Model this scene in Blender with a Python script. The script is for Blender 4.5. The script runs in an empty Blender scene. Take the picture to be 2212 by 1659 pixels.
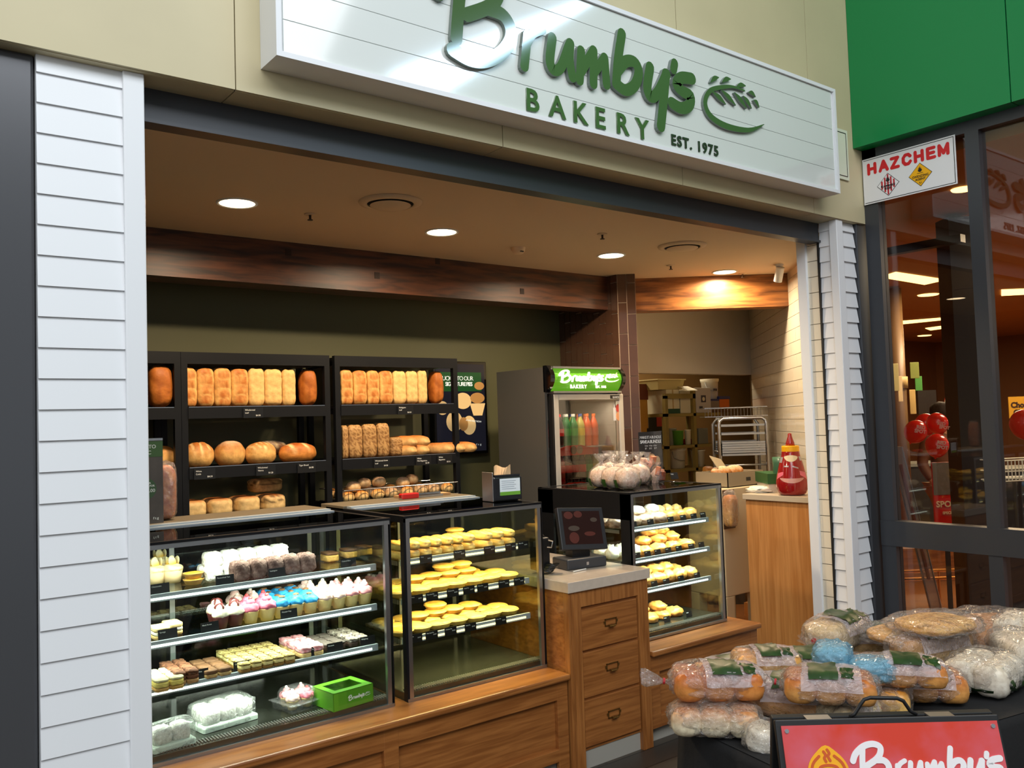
import bpy, bmesh, math, random
from mathutils import Vector, Matrix, noise
random.seed(7)
S = bpy.context.scene
COL = S.collection
PI = math.pi
R = math.radians

# ---------------------------------------------------------------- camera
CAMH = 1.7
F_PX, W_PX, H_PX = 1864.4, 2212, 1659
_y, _p, _r = R(37.70), R(2.645), R(-1.847)
_fw = Vector((math.sin(_y)*math.cos(_p), math.cos(_y)*math.cos(_p), math.sin(_p)))
_rt0 = Vector((math.cos(_y), -math.sin(_y), 0)); _up0 = _rt0.cross(_fw)
_rt = math.cos(_r)*_rt0 + math.sin(_r)*_up0
_up = -math.sin(_r)*_rt0 + math.cos(_r)*_up0
cam_d = bpy.data.cameras.new('camera'); cam = bpy.data.objects.new('camera', cam_d); COL.objects.link(cam)
cam.matrix_world = Matrix(((_rt.x, _up.x, -_fw.x, 0), (_rt.y, _up.y, -_fw.y, 0), (_rt.z, _up.z, -_fw.z, CAMH), (0, 0, 0, 1)))
cam_d.sensor_fit = 'HORIZONTAL'; cam_d.sensor_width = 36; cam_d.lens = 36*F_PX/W_PX
cam_d.clip_start = 0.05; cam_d.clip_end = 200
S.camera = cam

def P(px, py, X=None, Y=None, Z=None):
    """where the sight line of a photo pixel meets the plane X=.., Y=.. or Z=.."""
    d = _rt*((px-W_PX/2)/F_PX) + _up*(-(py-H_PX/2)/F_PX) + _fw
    if X is not None: t = X/d.x
    elif Y is not None: t = Y/d.y
    else: t = (Z-CAMH)/d.z
    return Vector((d.x*t, d.y*t, CAMH+d.z*t))

# ---------------------------------------------------------------- world, light, exposure
S.view_settings.view_transform = 'Standard'; S.view_settings.look = 'None'
S.view_settings.exposure = 0.0; S.view_settings.gamma = 1.0; S.view_settings.use_curve_mapping = False
S.cycles.max_bounces = 8; S.cycles.diffuse_bounces = 3; S.cycles.glossy_bounces = 4
S.cycles.transmission_bounces = 4; S.cycles.transparent_max_bounces = 24
S.cycles.caustics_reflective = False; S.cycles.caustics_refractive = False
S.cycles.sample_clamp_indirect = 4.0
S.cycles.use_denoising = True
wd = bpy.data.worlds.new('world'); S.world = wd; wd.use_nodes = True
bg = wd.node_tree.nodes['Background']; bg.inputs[0].default_value = (0.88, 0.94, 1.0, 1); bg.inputs[1].default_value = 0.36

def area(name, loc, rot, sx, sy, power, color=(1, 1, 1), spread=180, parent=None, shape='RECTANGLE'):
    l = bpy.data.lights.new(name, 'AREA'); l.shape = shape; l.size = sx; l.size_y = sy; l.energy = power
    l.color = color; l.spread = R(spread)
    o = bpy.data.objects.new(name, l); COL.objects.link(o); o.location = loc; o.rotation_euler = rot
    if parent: o.parent = parent
    return o
# the mall's skylights, high up over the walkway in front of the shop
area('skylight', (-.1, -2.2, 6.2), (R(32), 0, 0), 8.4, 3.2, 400, (0.94, 0.97, 1.0))
area('skylight', (6.22, -2.15, 6.0), (0, 0, R(-15)), 1.2, 3.3, 320, (0.56, 0.78, 1.0))
area('skylight', (-5.5, -2.5, 4.0), (R(60), 0, R(-50)), 4.0, 2.5, 110, (0.94, 0.97, 1.0))

# ---------------------------------------------------------------- materials
def C(r, g, b, a=1):
    f = lambda c: (c/255/12.92) if c/255 <= .04045 else ((c/255+.055)/1.055)**2.4
    return (f(r), f(g), f(b), a)
MATS = {}
def mat(name, color=(200, 200, 200), rough=.5, metal=0., emit=0., ecol=None, bump=0., bscale=60, var=0., vscale=8, coat=0., spec=None, stretch=None, trans=0.):
    if name in MATS: return MATS[name]
    m = bpy.data.materials.new(name); m.use_nodes = True; nt = m.node_tree; b = nt.nodes['Principled BSDF']
    c = C(*color); b.inputs['Base Color'].default_value = c
    b.inputs['Roughness'].default_value = rough; b.inputs['Metallic'].default_value = metal
    if coat: b.inputs['Coat Weight'].default_value = coat; b.inputs['Coat Roughness'].default_value = .08
    if spec is not None: b.inputs['Specular IOR Level'].default_value = spec
    if trans: b.inputs['Transmission Weight'].default_value = trans
    if emit:
        b.inputs['Emission Color'].default_value = C(*(ecol or color)); b.inputs['Emission Strength'].default_value = emit
    if var or bump:
        tc = nt.nodes.new('ShaderNodeTexCoord'); mp = nt.nodes.new('ShaderNodeMapping')
        nt.links.new(tc.outputs['Object'], mp.inputs[0])
        if stretch: mp.inputs['Scale'].default_value = stretch
    if var:
        n = nt.nodes.new('ShaderNodeTexNoise'); n.inputs['Scale'].default_value = vscale; n.inputs['Detail'].default_value = 5
        nt.links.new(mp.outputs[0], n.inputs[0])
        rp = nt.nodes.new('ShaderNodeValToRGB'); rp.color_ramp.elements[0].position = .3; rp.color_ramp.elements[1].position = .7
        rp.color_ramp.elements[0].color = tuple(x*(1-var) for x in c[:3])+(1,)
        rp.color_ramp.elements[1].color = tuple(min(1, x*(1+var)) for x in c[:3])+(1,)
        nt.links.new(n.outputs[0], rp.inputs[0]); nt.links.new(rp.outputs[0], b.inputs['Base Color'])
    if bump:
        n2 = nt.nodes.new('ShaderNodeTexNoise'); n2.inputs['Scale'].default_value = bscale; n2.inputs['Detail'].default_value = 4
        nt.links.new(mp.outputs[0], n2.inputs[0]); bp = nt.nodes.new('ShaderNodeBump'); bp.inputs['Strength'].default_value = bump
        bp.inputs['Distance'].default_value = .01
        nt.links.new(n2.outputs[0], bp.inputs['Height']); nt.links.new(bp.outputs[0], b.inputs['Normal'])
    MATS[name] = m; return m
def wood(name, c1, c2, stretch, rough=.4, scale=4., coat=0.):
    if name in MATS: return MATS[name]
    m = bpy.data.materials.new(name); m.use_nodes = True; nt = m.node_tree; b = nt.nodes['Principled BSDF']
    tc = nt.nodes.new('ShaderNodeTexCoord'); mp = nt.nodes.new('ShaderNodeMapping'); mp.inputs['Scale'].default_value = stretch
    nt.links.new(tc.outputs['Object'], mp.inputs[0])
    n = nt.nodes.new('ShaderNodeTexNoise'); n.inputs['Scale'].default_value = scale; n.inputs['Detail'].default_value = 8; n.inputs['Distortion'].default_value = .6
    nt.links.new(mp.outputs[0], n.inputs[0])
    rp = nt.nodes.new('ShaderNodeValToRGB'); rp.color_ramp.elements[0].position = .35; rp.color_ramp.elements[1].position = .65
    rp.color_ramp.elements[0].color = C(*c1); rp.color_ramp.elements[1].color = C(*c2)
    nt.links.new(n.outputs[0], rp.inputs[0]); nt.links.new(rp.outputs[0], b.inputs['Base Color'])
    b.inputs['Roughness'].default_value = rough
    if coat: b.inputs['Coat Weight'].default_value = coat; b.inputs['Coat Roughness'].default_value = .15
    MATS[name] = m; return m
def glass(name, tint=(1, 1, 1), refl=1.0, ior=1.45, rough=0.0, milk=0.0, milkcol=(255, 255, 255), bump=0., bscale=20):
    """thin pane or film: clear with a fresnel reflection, optionally a little milky"""
    if name in MATS: return MATS[name]
    m = bpy.data.materials.new(name); m.use_nodes = True; nt = m.node_tree; nt.nodes.clear()
    out = nt.nodes.new('ShaderNodeOutputMaterial'); tr = nt.nodes.new('ShaderNodeBsdfTransparent'); tr.inputs[0].default_value = (*tint, 1)
    gl = nt.nodes.new('ShaderNodeBsdfGlossy'); gl.inputs['Roughness'].default_value = rough
    fr = nt.nodes.new('ShaderNodeLayerWeight'); fr.inputs['Blend'].default_value = .5
    pw = nt.nodes.new('ShaderNodeMath'); pw.operation = 'POWER'; pw.inputs[1].default_value = 5
    nt.links.new(fr.outputs['Facing'], pw.inputs[0])
    f0 = ((ior-1)/(ior+1))**2*refl
    ml = nt.nodes.new('ShaderNodeMath'); ml.operation = 'MULTIPLY_ADD'; ml.inputs[1].default_value = 1-f0; ml.inputs[2].default_value = f0; ml.use_clamp = True
    nt.links.new(pw.outputs[0], ml.inputs[0])
    mx = nt.nodes.new('ShaderNodeMixShader'); nt.links.new(ml.outputs[0], mx.inputs[0])
    base = tr
    if milk:
        df = nt.nodes.new('ShaderNodeBsdfDiffuse'); df.inputs[0].default_value = C(*milkcol)
        m2 = nt.nodes.new('ShaderNodeMixShader'); m2.inputs[0].default_value = milk
        nt.links.new(tr.outputs[0], m2.inputs[1]); nt.links.new(df.outputs[0], m2.inputs[2]); base = m2
    nt.links.new(base.outputs[0], mx.inputs[1]); nt.links.new(gl.outputs[0], mx.inputs[2]); nt.links.new(mx.outputs[0], out.inputs[0])
    if bump:
        tc = nt.nodes.new('ShaderNodeTexCoord'); n2 = nt.nodes.new('ShaderNodeTexNoise'); n2.inputs['Scale'].default_value = bscale; n2.inputs['Detail'].default_value = 3
        n2.inputs['Distortion'].default_value = 1.5
        nt.links.new(tc.outputs['Object'], n2.inputs[0]); bp = nt.nodes.new('ShaderNodeBump'); bp.inputs['Strength'].default_value = bump; bp.inputs['Distance'].default_value = .02
        nt.links.new(n2.outputs[0], bp.inputs['Height']); nt.links.new(bp.outputs[0], gl.inputs['Normal']); nt.links.new(bp.outputs[0], fr.inputs['Normal'])
    MATS[name] = m; return m
def foodmat(name, rough=.6, bump=.3, bscale=40, coat=0., spec=.3):
    """colour comes from the thing's own crust / icing colour attribute"""
    if name in MATS: return MATS[name]
    m = bpy.data.materials.new(name); m.use_nodes = True; nt = m.node_tree; b = nt.nodes['Principled BSDF']
    at = nt.nodes.new('ShaderNodeAttribute'); at.attribute_name = 'Col'
    tc = nt.nodes.new('ShaderNodeTexCoord'); n = nt.nodes.new('ShaderNodeTexNoise'); n.inputs['Scale'].default_value = bscale; n.inputs['Detail'].default_value = 5
    nt.links.new(tc.outputs['Object'], n.inputs[0])
    mx = nt.nodes.new('ShaderNodeMix'); mx.data_type = 'RGBA'; mx.blend_type = 'MULTIPLY'; mx.inputs[0].default_value = .55
    rp = nt.nodes.new('ShaderNodeValToRGB'); rp.color_ramp.elements[0].position = .35; rp.color_ramp.elements[1].position = .6
    rp.color_ramp.elements[0].color = (.62, .55, .5, 1); rp.color_ramp.elements[1].color = (1, 1, 1, 1)
    nt.links.new(n.outputs[0], rp.inputs[0])
    nt.links.new(at.outputs['Color'], mx.inputs[6]); nt.links.new(rp.outputs[0], mx.inputs[7]); nt.links.new(mx.outputs[2], b.inputs['Base Color'])
    bp = nt.nodes.new('ShaderNodeBump'); bp.inputs['Strength'].default_value = bump; bp.inputs['Distance'].default_value = .006
    nt.links.new(n.outputs[0], bp.inputs['Height']); nt.links.new(bp.outputs[0], b.inputs['Normal'])
    b.inputs['Roughness'].default_value = rough; b.inputs['Specular IOR Level'].default_value = spec
    if coat: b.inputs['Coat Weight'].default_value = coat
    MATS[name] = m; return m

white_paint = mat('white_paint', (236, 238, 240), .45, bump=.05, bscale=3)
fascia_m = mat('fascia_beige', (202, 190, 152), .45, var=.05, vscale=2)
black_m = mat('black_powdercoat', (13, 14, 17), .5, spec=.25)
black_gloss = mat('black_gloss', (8, 8, 9), .06, coat=.6)
dark_metal = mat('charcoal_frame', (66, 68, 72), .38, metal=.3)
steel = mat('stainless_steel', (200, 202, 205), .24, metal=1.)
steel_r = mat('brushed_steel', (170, 172, 172), .38, metal=1., bump=.05)
oak_h = wood('oak_along', (138, 82, 38), (172, 110, 56), (.8, 6, 14), .34, 4., .25)
oak_v = wood('oak_upright', (142, 86, 40), (178, 116, 60), (10, 10, .8), .36, 4., .2)
oak_pale = wood('pale_oak_upright', (186, 124, 66), (208, 148, 88), (14, 14, .7), .38, 3.)
stone = mat('pale_stone', (206, 190, 172), .12, var=.06, vscale=30, coat=.3)
rough_beam = wood('old_timber', (44, 24, 13), (98, 54, 28), (1.0, 9, 9), .45, 3.2)
green_wall = mat('olive_wall', (90, 90, 60), .6)
cream = mat('cream_paint', (214, 196, 160), .5)
ceil_m = mat('ceiling_plaster', (216, 192, 160), .7)
case_glass = glass('case_glass', (.95, .98, .96), 1.0, 1.5)
plain_glass = glass('clear_plastic', (.98, .98, .98), 1.0, 1.4)
tag_black = mat('tag_black', (20, 20, 20), .35)
tag_white = mat('chalk_white', (225, 225, 220), .6)

# ---------------------------------------------------------------- mesh building
class MB:
    def __init__(s): s.v = []; s.f = []; s.m = []; s.c = []; s.sm = []; s.mi = 0; s.col = (1, 1, 1); s.smooth = False
    def _add(s, vs, fs, sm=None):
        o = len(s.v); s.v += [Vector(v) for v in vs]; s.c += [s.col]*len(vs)
        for f in fs: s.f.append([i+o for i in f]); s.m.append(s.mi); s.sm.append(s.smooth if sm is None else sm)
        return s
    def box(s, x0, x1, y0, y1, z0, z1):
        v = [(x, y, z) for z in (z0, z1) for y in (y0, y1) for x in (x0, x1)]
        return s._add(v, [(0, 2, 3, 1), (4, 5, 7, 6), (0, 1, 5, 4), (2, 6, 7, 3), (0, 4, 6, 2), (1, 3, 7, 5)], False)
    def cbox(s, c, d, M=None):
        x, y, z = d[0]/2, d[1]/2, d[2]/2
        v = [Vector((a, b, e)) for e in (-z, z) for b in (-y, y) for a in (-x, x)]
        if M: v = [M @ q for q in v]
        v = [q+Vector(c) for q in v]
        return s._add(v, [(0, 2, 3, 1), (4, 5, 7, 6), (0, 1, 5, 4), (2, 6, 7, 3), (0, 4, 6, 2), (1, 3, 7, 5)], False)
    def rbox(s, x0, x1, y0, y1, z0, z1, r=.01):
        """box with chamfered vertical and top edges"""
        rings = []
        for z, k in ((z0, 0), (z1-r, 0), (z1-r*.3, r*.3), (z1, r)):
            q = []
            for (cx, cy, sx, sy) in ((x0, y0, 1, 1), (x1, y0, -1, 1), (x1, y1, -1, -1), (x0, y1, 1, -1)):
                a = (cx+sx*k, cy+sy*(r+k)); b = (cx+sx*(r+k), cy+sy*k)
                q += [(*a, z), (*b, z)] if (sx*sy > 0) else [(*b, z), (*a, z)]
            rings.append(q)
        return s.rings(rings, cap=True)
    def rings(s, rings, cap=True, closed=True):
        n = len(rings[0]); o = []
        vs = [p for q in rings for p in q]; fs = []
        for i in range(len(rings)-1):
            for j in range(n if closed else n-1):
                k = (j+1) % n
                fs.append((i*n+j, i*n+k, (i+1)*n+k, (i+1)*n+j))
        if cap:
            fs.append(tuple(reversed(range(n)))); fs.append(tuple((len(rings)-1)*n+j for j in range(n)))
        return s._add(vs, fs)
    def lathe(s, prof, c=(0, 0, 0), n=20, cap=True, M=None):
        rings = [[Vector((r*math.cos(2*PI*j/n), r*math.sin(2*PI*j/n), z)) for j in range(n)] for r, z in prof]
        if M: rings = [[M @ p for p in q] for q in rings]
        rings = [[p+Vector(c) for p in q] for q in rings]
        return s.rings(rings, cap)
    def cyl(s, a, b, r, n=12, r2=None):
        a, b = Vector(a), Vector(b); d = (b-a); q = d.to_track_quat('Z', 'Y').to_matrix(); r2 = r if r2 is None else r2
        rings = [[p0+q @ Vector((rr*math.cos(2*PI*j/n), rr*math.sin(2*PI*j/n), 0)) for j in range(n)] for p0, rr in ((a, r), (b, r2))]
        return s.rings(rings, True)
    def tube(s, pts, r, n=8, cap=True):
        pts = [Vector(p) for p in pts]; rings = []; ref = None
        for i, p in enumerate(pts):
            t = (pts[min(i+1, len(pts)-1)]-pts[max(i-1, 0)]).normalized()
            if ref is None: ref = t.orthogonal().normalized()
            ref = (ref-t*ref.dot(t)).normalized(); b = t.cross(ref); rr = r[i] if isinstance(r, (list, tuple)) else r
            rings.append([p+rr*(math.cos(2*PI*j/n)*ref+math.sin(2*PI*j/n)*b) for j in range(n)])
        return s.rings(rings, cap)
    def prism(s, poly, z0, z1, M=None):
        n = len(poly); vs = [Vector((x, y, z)) for z in (z0, z1) for x, y in poly]
        if M: vs = [M @ v for v in vs]
        fs = [tuple(reversed(range(n))), tuple(range(n, 2*n))]+[(i, (i+1) % n, n+(i+1) % n, n+i) for i in range(n)]
        return s._add(vs, fs, False)
    def quad(s, a, b, c, d): return s._add([a, b, c, d], [(0, 1, 2, 3)], False)
    def blob(s, r, c=(0, 0, 0), p=2.5, nu=24, nv=14, disp=None, colf=None, M=None, flat=None, nz=0., ns=3., seed=0):
        """rounded lump; p is squareness, flat cuts the base level, disp/colf are functions of the unit direction"""
        vs = []; cs = []; o = len(s.v)
        for i in range(nv+1):
            th = PI*i/nv
            for j in range(nu):
                ph = 2*PI*j/nu
                d = Vector((math.sin(th)*math.cos(ph), math.sin(th)*math.sin(ph), math.cos(th)))
                k = 1/((abs(d.x)**p+abs(d.y)**p+abs(d.z)**p)**(1/p))
                if disp: k *= disp(d)
                if nz: k *= 1+nz*noise.noise(d*ns+Vector((seed*3.7, seed, 0)))
                v = Vector((d.x*k*r[0], d.y*k*r[1], d.z*k*r[2]))
                if flat is not None: v.z = max(v.z, -r[2]*flat)
                cs.append(colf(d, k) if colf else s.col)
                if M: v = M @ v
                vs.append(v+Vector(c))
        fs = []
        for i in range(nv):
            for j in range(nu):
                k = (j+1) % nu; fs.append((i*nu+j, (i+1)*nu+j, (i+1)*nu+k, i*nu+k))
        s._add(vs, fs, True); s.c[o:] = cs
        return s
    def xf(s, M):
        s.v = [M @ v for v in s.v]; return s
    def mesh(s, name, mats, colattr=False):
        me = bpy.data.meshes.new(name); me.from_pydata([tuple(v) for v in s.v], [], s.f)
        for m in (mats if isinstance(mats, (list, tuple)) else [mats]): me.materials.append(m)
        me.polygons.foreach_set('material_index', s.m); me.polygons.foreach_set('use_smooth', s.sm)
        if colattr:
            a = me.color_attributes.new('Col', 'FLOAT_COLOR', 'POINT')
            a.data.foreach_set('color', [x for c in s.c for x in (c[0], c[1], c[2], 1.)])
        me.update(); return me
def obj(name, mb, mats, parent=None, colattr=False, bevel=0.):
    me = mb if isinstance(mb, bpy.types.Mesh) else mb.mesh(name, mats, colattr)
    o = bpy.data.objects.new(name, me); COL.objects.link(o)
    if parent: o.parent = parent
    if bevel:
        b = o.modifiers.new('bevel', 'BEVEL'); b.width = bevel; b.segments = 2; b.limit_method = 'ANGLE'
    return o
def tag(o, label, cat, group=None):
    o['label'] = label; o['category'] = cat
    if group: o['group'] = group
    return o
def thing(name, label, cat, loc=(0, 0, 0), rz=0., group=None, rot=None):
    o = bpy.data.objects.new(name, None); COL.objects.link(o); o.empty_display_size = .1
    o.location = loc; o.rotation_euler = rot if rot else (0, 0, rz); return tag(o, label, cat, group)
def struct(name, mb, mats, bevel=0., parent=None):
    o = obj(name, mb, mats, parent, bevel=bevel)
    if not parent: o['kind'] = 'structure'
    return o
def dup(root, loc, rz=None, label=None, group=None, scale=None, rot=None):
    r = root.copy(); COL.objects.link(r); r.location = loc
    if rz is not None: r.rotation_euler = (0, 0, rz)
    if rot is not None: r.rotation_euler = rot
    if label: r['label'] = label
    if group: r['group'] = group
    if scale: r.scale = (scale,)*3
    for ch in list(root.children):
        c = ch.copy(); COL.objects.link(c); c.parent = r
        for g in list(ch.children):
            d = g.copy(); COL.objects.link(d); d.parent = c
    return r
USED = {}
def place(proto, loc, rz=0., label=None, group=None, scale=None, rot=None):
    """first call moves the prototype itself, later calls copy it"""
    if proto.name not in USED:
        USED[proto.name] = 1; proto.location = loc
        proto.rotation_euler = rot if rot else (0, 0, rz)
        if label: proto['label'] = label
        if group: proto['group'] = group
        if scale: proto.scale = (scale,)*3
        return proto
    return dup(proto, loc, rz, label, group, scale, rot)
ORD = ['first', 'second', 'third', 'fourth', 'fifth', 'sixth', 'seventh', 'eighth', 'ninth', 'tenth', 'eleventh', 'twelfth', 'thirteenth']
def text_mesh(txt, size, depth=.0015, mats=None, bold=0., space=1., align='LEFT', word=1.):
    cu = bpy.data.curves.new('lettering', 'FONT'); cu.body = txt; cu.size = size; cu.extrude = depth; cu.offset = bold
    cu.space_character = space; cu.align_x = align; cu.space_word = word; cu.resolution_u = 3
    o = bpy.data.objects.new('lettering', cu); COL.objects.link(o)
    me = bpy.data.meshes.new_from_object(o); COL.objects.unlink(o); bpy.data.objects.remove(o); bpy.data.curves.remove(cu)
    me.materials.clear(); me.materials.append(mats); return me
def text(name, txt, size, m, parent, loc, rot, depth=.0015, bold=0., space=1., align='LEFT'):
    me = text_mesh(txt, size, depth, m, bold, space, align)
    o = bpy.data.objects.new(name, me); COL.objects.link(o)
    if parent: o.parent = parent
    o.location = loc; o.rotation_euler = rot; return o
FACE = (PI/2, 0, 0)          # upright, facing the walkway (-Y)

# shop logo, measured on the big sign: (width, [(x, z)...]) in metres
LOGO = [(.057, [(1.917, 3.484), (1.895, 3.358), (1.876, 3.203)]),
 (.059, [(1.802, 3.363), (1.84, 3.429), (1.927, 3.495), (2.024, 3.516), (2.092, 3.488), (2.085, 3.428), (2.038, 3.374), (1.929, 3.312)]),
 (.061, [(2.038, 3.366), (2.108, 3.36), (2.145, 3.32), (2.142, 3.262), (2.091, 3.196), (2.01, 3.148), (1.933, 3.136), (1.858, 3.155)]),
 (.048, [(2.235, 3.31), (2.213, 3.171)]), (.045, [(2.223, 3.257), (2.262, 3.321), (2.317, 3.353)]),
 (.052, [(2.371, 3.332), (2.353, 3.229), (2.375, 3.192), (2.416, 3.218), (2.459, 3.307), (2.472, 3.332)]),
 (.050, [(2.472, 3.332), (2.466, 3.256), (2.479, 3.185)]), (.050, [(2.535, 3.316), (2.52, 3.181)]),
 (.050, [(2.53, 3.222), (2.610, 3.335)]), (.050, [(2.610, 3.335), (2.602, 3.183)]), (.048, [(2.612, 3.24), (2.676, 3.318)]), (.050, [(2.676, 3.318), (2.682, 3.197)]),
 (.056, [(2.791, 3.457), (2.759, 3.325), (2.743, 3.212)]),
 (.060, [(2.756, 3.279), (2.81, 3.333), (2.868, 3.342), (2.892, 3.301), (2.862, 3.234), (2.802, 3.198), (2.747, 3.213)]),
 (.060, [(2.969, 3.342), (2.945, 3.238), (2.972, 3.201), (3.022, 3.24), (3.082, 3.335)]),
 (.061, [(3.078, 3.334), (3.054, 3.204), (3.028, 3.074)]), (.052, [(3.143, 3.402), (3.133, 3.37)]),
 (.064, [(3.264, 3.354), (3.188, 3.341), (3.15, 3.301), (3.191, 3.276), (3.248, 3.264), (3.238, 3.218), (3.179, 3.191), (3.112, 3.202)])]
ARC = [(3.681, 3.384, .008), (3.6, 3.386, .013), (3.519, 3.37, .02), (3.408, 3.328, .025), (3.361, 3.258, .03), (3.399, 3.196, .033), (3.521, 3.168, .033), (3.699, 3.181, .024), (3.834, 3.236, .004)]
LEAVES = [((3.411, 3.371), (3.475, 3.408)), ((3.502, 3.391), (3.57, 3.421)), ((3.616, 3.391), (3.691, 3.412)), ((3.717, 3.384), (3.771, 3.372)), ((3.758, 3.35), (3.798, 3.321)),
 ((3.423, 3.323), (3.521, 3.281)), ((3.494, 3.346), (3.601, 3.292)), ((3.598, 3.356), (3.691, 3.294)), ((3.67, 3.353), (3.733, 3.303))]
def smooth(pts, k=5):
    out = []; n = len(pts)
    for i in range(n-1):
        p0, p1, p2, p3 = pts[max(i-1, 0)], pts[i], pts[i+1], pts[min(i+2, n-1)]
        for j in range(k):
            t = j/k
            out.append(tuple(.5*((2*b)+(-a+c)*t+(2*a-5*b+4*c-d)*t*t+(-a+3*b-3*c+d)*t**3) for a, b, c, d in zip(p0, p1, p2, p3)))
    out.append(tuple(pts[-1])); return out
def stroke(mb, pts, w, y0, y1, tf=lambda x, z: (x, z)):
    """a round-ended brush stroke in the x-z plane between depths y0 (front) and y1 (back)"""
    pts = smooth(pts) if len(pts) > 2 else pts
    ws = [p[2] if len(p) > 2 else w for p in pts]; L = []; Rr = []; n = len(pts)
    for i in range(n):
        a = pts[max(i-1, 0)]; b = pts[min(i+1, n-1)]; dx, dz = b[0]-a[0], b[1]-a[1]; l = math.hypot(dx, dz) or 1e-6
        nx, nz = -dz/l, dx/l; h = ws[i]/2
        L.append((pts[i][0]+nx*h, pts[i][1]+nz*h)); Rr.append((pts[i][0]-nx*h, pts[i][1]-nz*h))
    out = []
    a = math.atan2(Rr[-1][1]-pts[-1][1], Rr[-1][0]-pts[-1][0]); h = ws[-1]/2
    end = [(pts[-1][0]+h*math.cos(a+PI*k/6), pts[-1][1]+h*math.sin(a+PI*k/6)) for k in range(1, 6)]
    a = math.atan2(L[0][1]-pts[0][1], L[0][0]-pts[0][0]); h = ws[0]/2
    st = [(pts[0][0]+h*math.cos(a+PI*k/6), pts[0][1]+h*math.sin(a+PI*k/6)) for k in range(1, 6)]
    # strip of quads plus round caps, extruded
    N = n; v = []
    for (x, z) in L+Rr: v.append(tf(x, z))
    fs = [(i, N+i, N+i+1, i+1) for i in range(N-1)]
    vv = [(x, y0, z) for x, z in v]+[(x, y1, z) for x, z in v]; M2 = 2*N
    faces = fs+[tuple(q+M2 for q in reversed(f)) for f in fs]
    nf = len(faces); f0 = len(mb.f)
    for i in range(N-1): faces += [(i+1, M2+i+1, M2+i, i)]; faces += [(N+i, M2+N+i, M2+N+i+1, N+i+1)]
    mb._add(vv, faces, False)
    sm_ = getattr(mb, 'side', None)
    if sm_ is not None: mb.m[f0+nf:] = [sm_]*(len(mb.m)-f0-nf)
    for cap, p, q in ((end, Rr[-1], L[-1]), (st, L[0], Rr[0])):
        ring = [tf(*p)]+[tf(*c) for c in cap]+[tf(*q)]; m = len(ring)
        vv = [(x, y0, z) for x, z in ring]+[(x, y1, z) for x, z in ring]
        mb._add(vv, [tuple(range(m)), tuple(reversed(range(m, 2*m)))]+[(k, m+k, m+(k+1) % m, (k+1) % m) for k in range(m)], False)
        if sm_ is not None: mb.m[-m:] = [sm_]*m
def logo_word(mb, tf, y0, y1, sc=1.):
    for k, (w, pts) in enumerate(LOGO): stroke(mb, pts, w*(.93 if k > 2 else .97)*sc, y0-k*2e-5, y1, tf)
def logo_wheat(mb, tf, y0, y1):
    stroke(mb, ARC, .02, y0, y1, tf)
    for k, (a, b) in enumerate(LEAVES):
        m = ((a[0]+b[0])/2, (a[1]+b[1])/2+(.008 if k < 5 else .004)); w = .024 if k < 5 else .028
        stroke(mb, [(a[0], a[1], .006), (m[0], m[1], w), (b[0], b[1], .005)], w, y0-(k+1)*2e-5, y1, tf)
# ================================================================ THE SETTING
def planks_mat():
    m = bpy.data.materials.new('floor_planks'); m.use_nodes = True; nt = m.node_tree; b = nt.nodes['Principled BSDF']
    tc = nt.nodes.new('ShaderNodeTexCoord'); br = nt.nodes.new('ShaderNodeTexBrick')
    br.inputs['Color1'].default_value = C(74, 66, 56); br.inputs['Color2'].default_value = C(56, 50, 44); br.inputs['Mortar'].default_value = C(30, 27, 24)
    br.inputs['Scale'].default_value = 1; br.inputs['Brick Width'].default_value = 1.2; br.inputs['Row Height'].default_value = .16; br.inputs['Mortar Size'].default_value = .004
    nt.links.new(tc.outputs['Object'], br.inputs[0]); nt.links.new(br.outputs[0], b.inputs['Base Color']); b.inputs['Roughness'].default_value = .4
    return m
floor_m = planks_mat()
struct('floor', MB().box(-7, 20, -9, 12, -.06, 0), floor_m)
# fascia over the shopfront: beige metal panels with open joints
jx = [-6, -2.3, -.1, 1.055, 2.203, 3.34, 4.488, 5.06]
m = MB()
for a, b in zip(jx[:-1], jx[1:]): m.box(a+.002, b-.002, 2.86, 2.88, 2.875, 5.2)
m.mi = 1; m.box(-6, 5.055, 2.875, 3.05, 2.885, 5.2); m.mi = 0
for a, b in zip(jx[:-1], jx[1:]): m.box(a+.002, b-.002, 2.872, 3.0, 2.873, 2.887)
struct('wall_front', m, [fascia_m, mat('joint_backing', (60, 54, 42), .8)])  # darker backing that shows through the open panel joints
m = MB(); m.box(-.4, 4.74, 3.0, 3.06, 2.755, 2.885); m.box(-.4, 4.74, 2.985, 3.06, 2.752, 2.765)
struct('trim_1', m, dark_metal)                                        # roller door head
struct('ceiling', MB().prism([(-.6, 3.05), (4.97, 3.05), (7.2, 5.33), (10.1, 7.5), (10.1, 7.6), (-.6, 7.6)], 2.8, 2.86), ceil_m)
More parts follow.
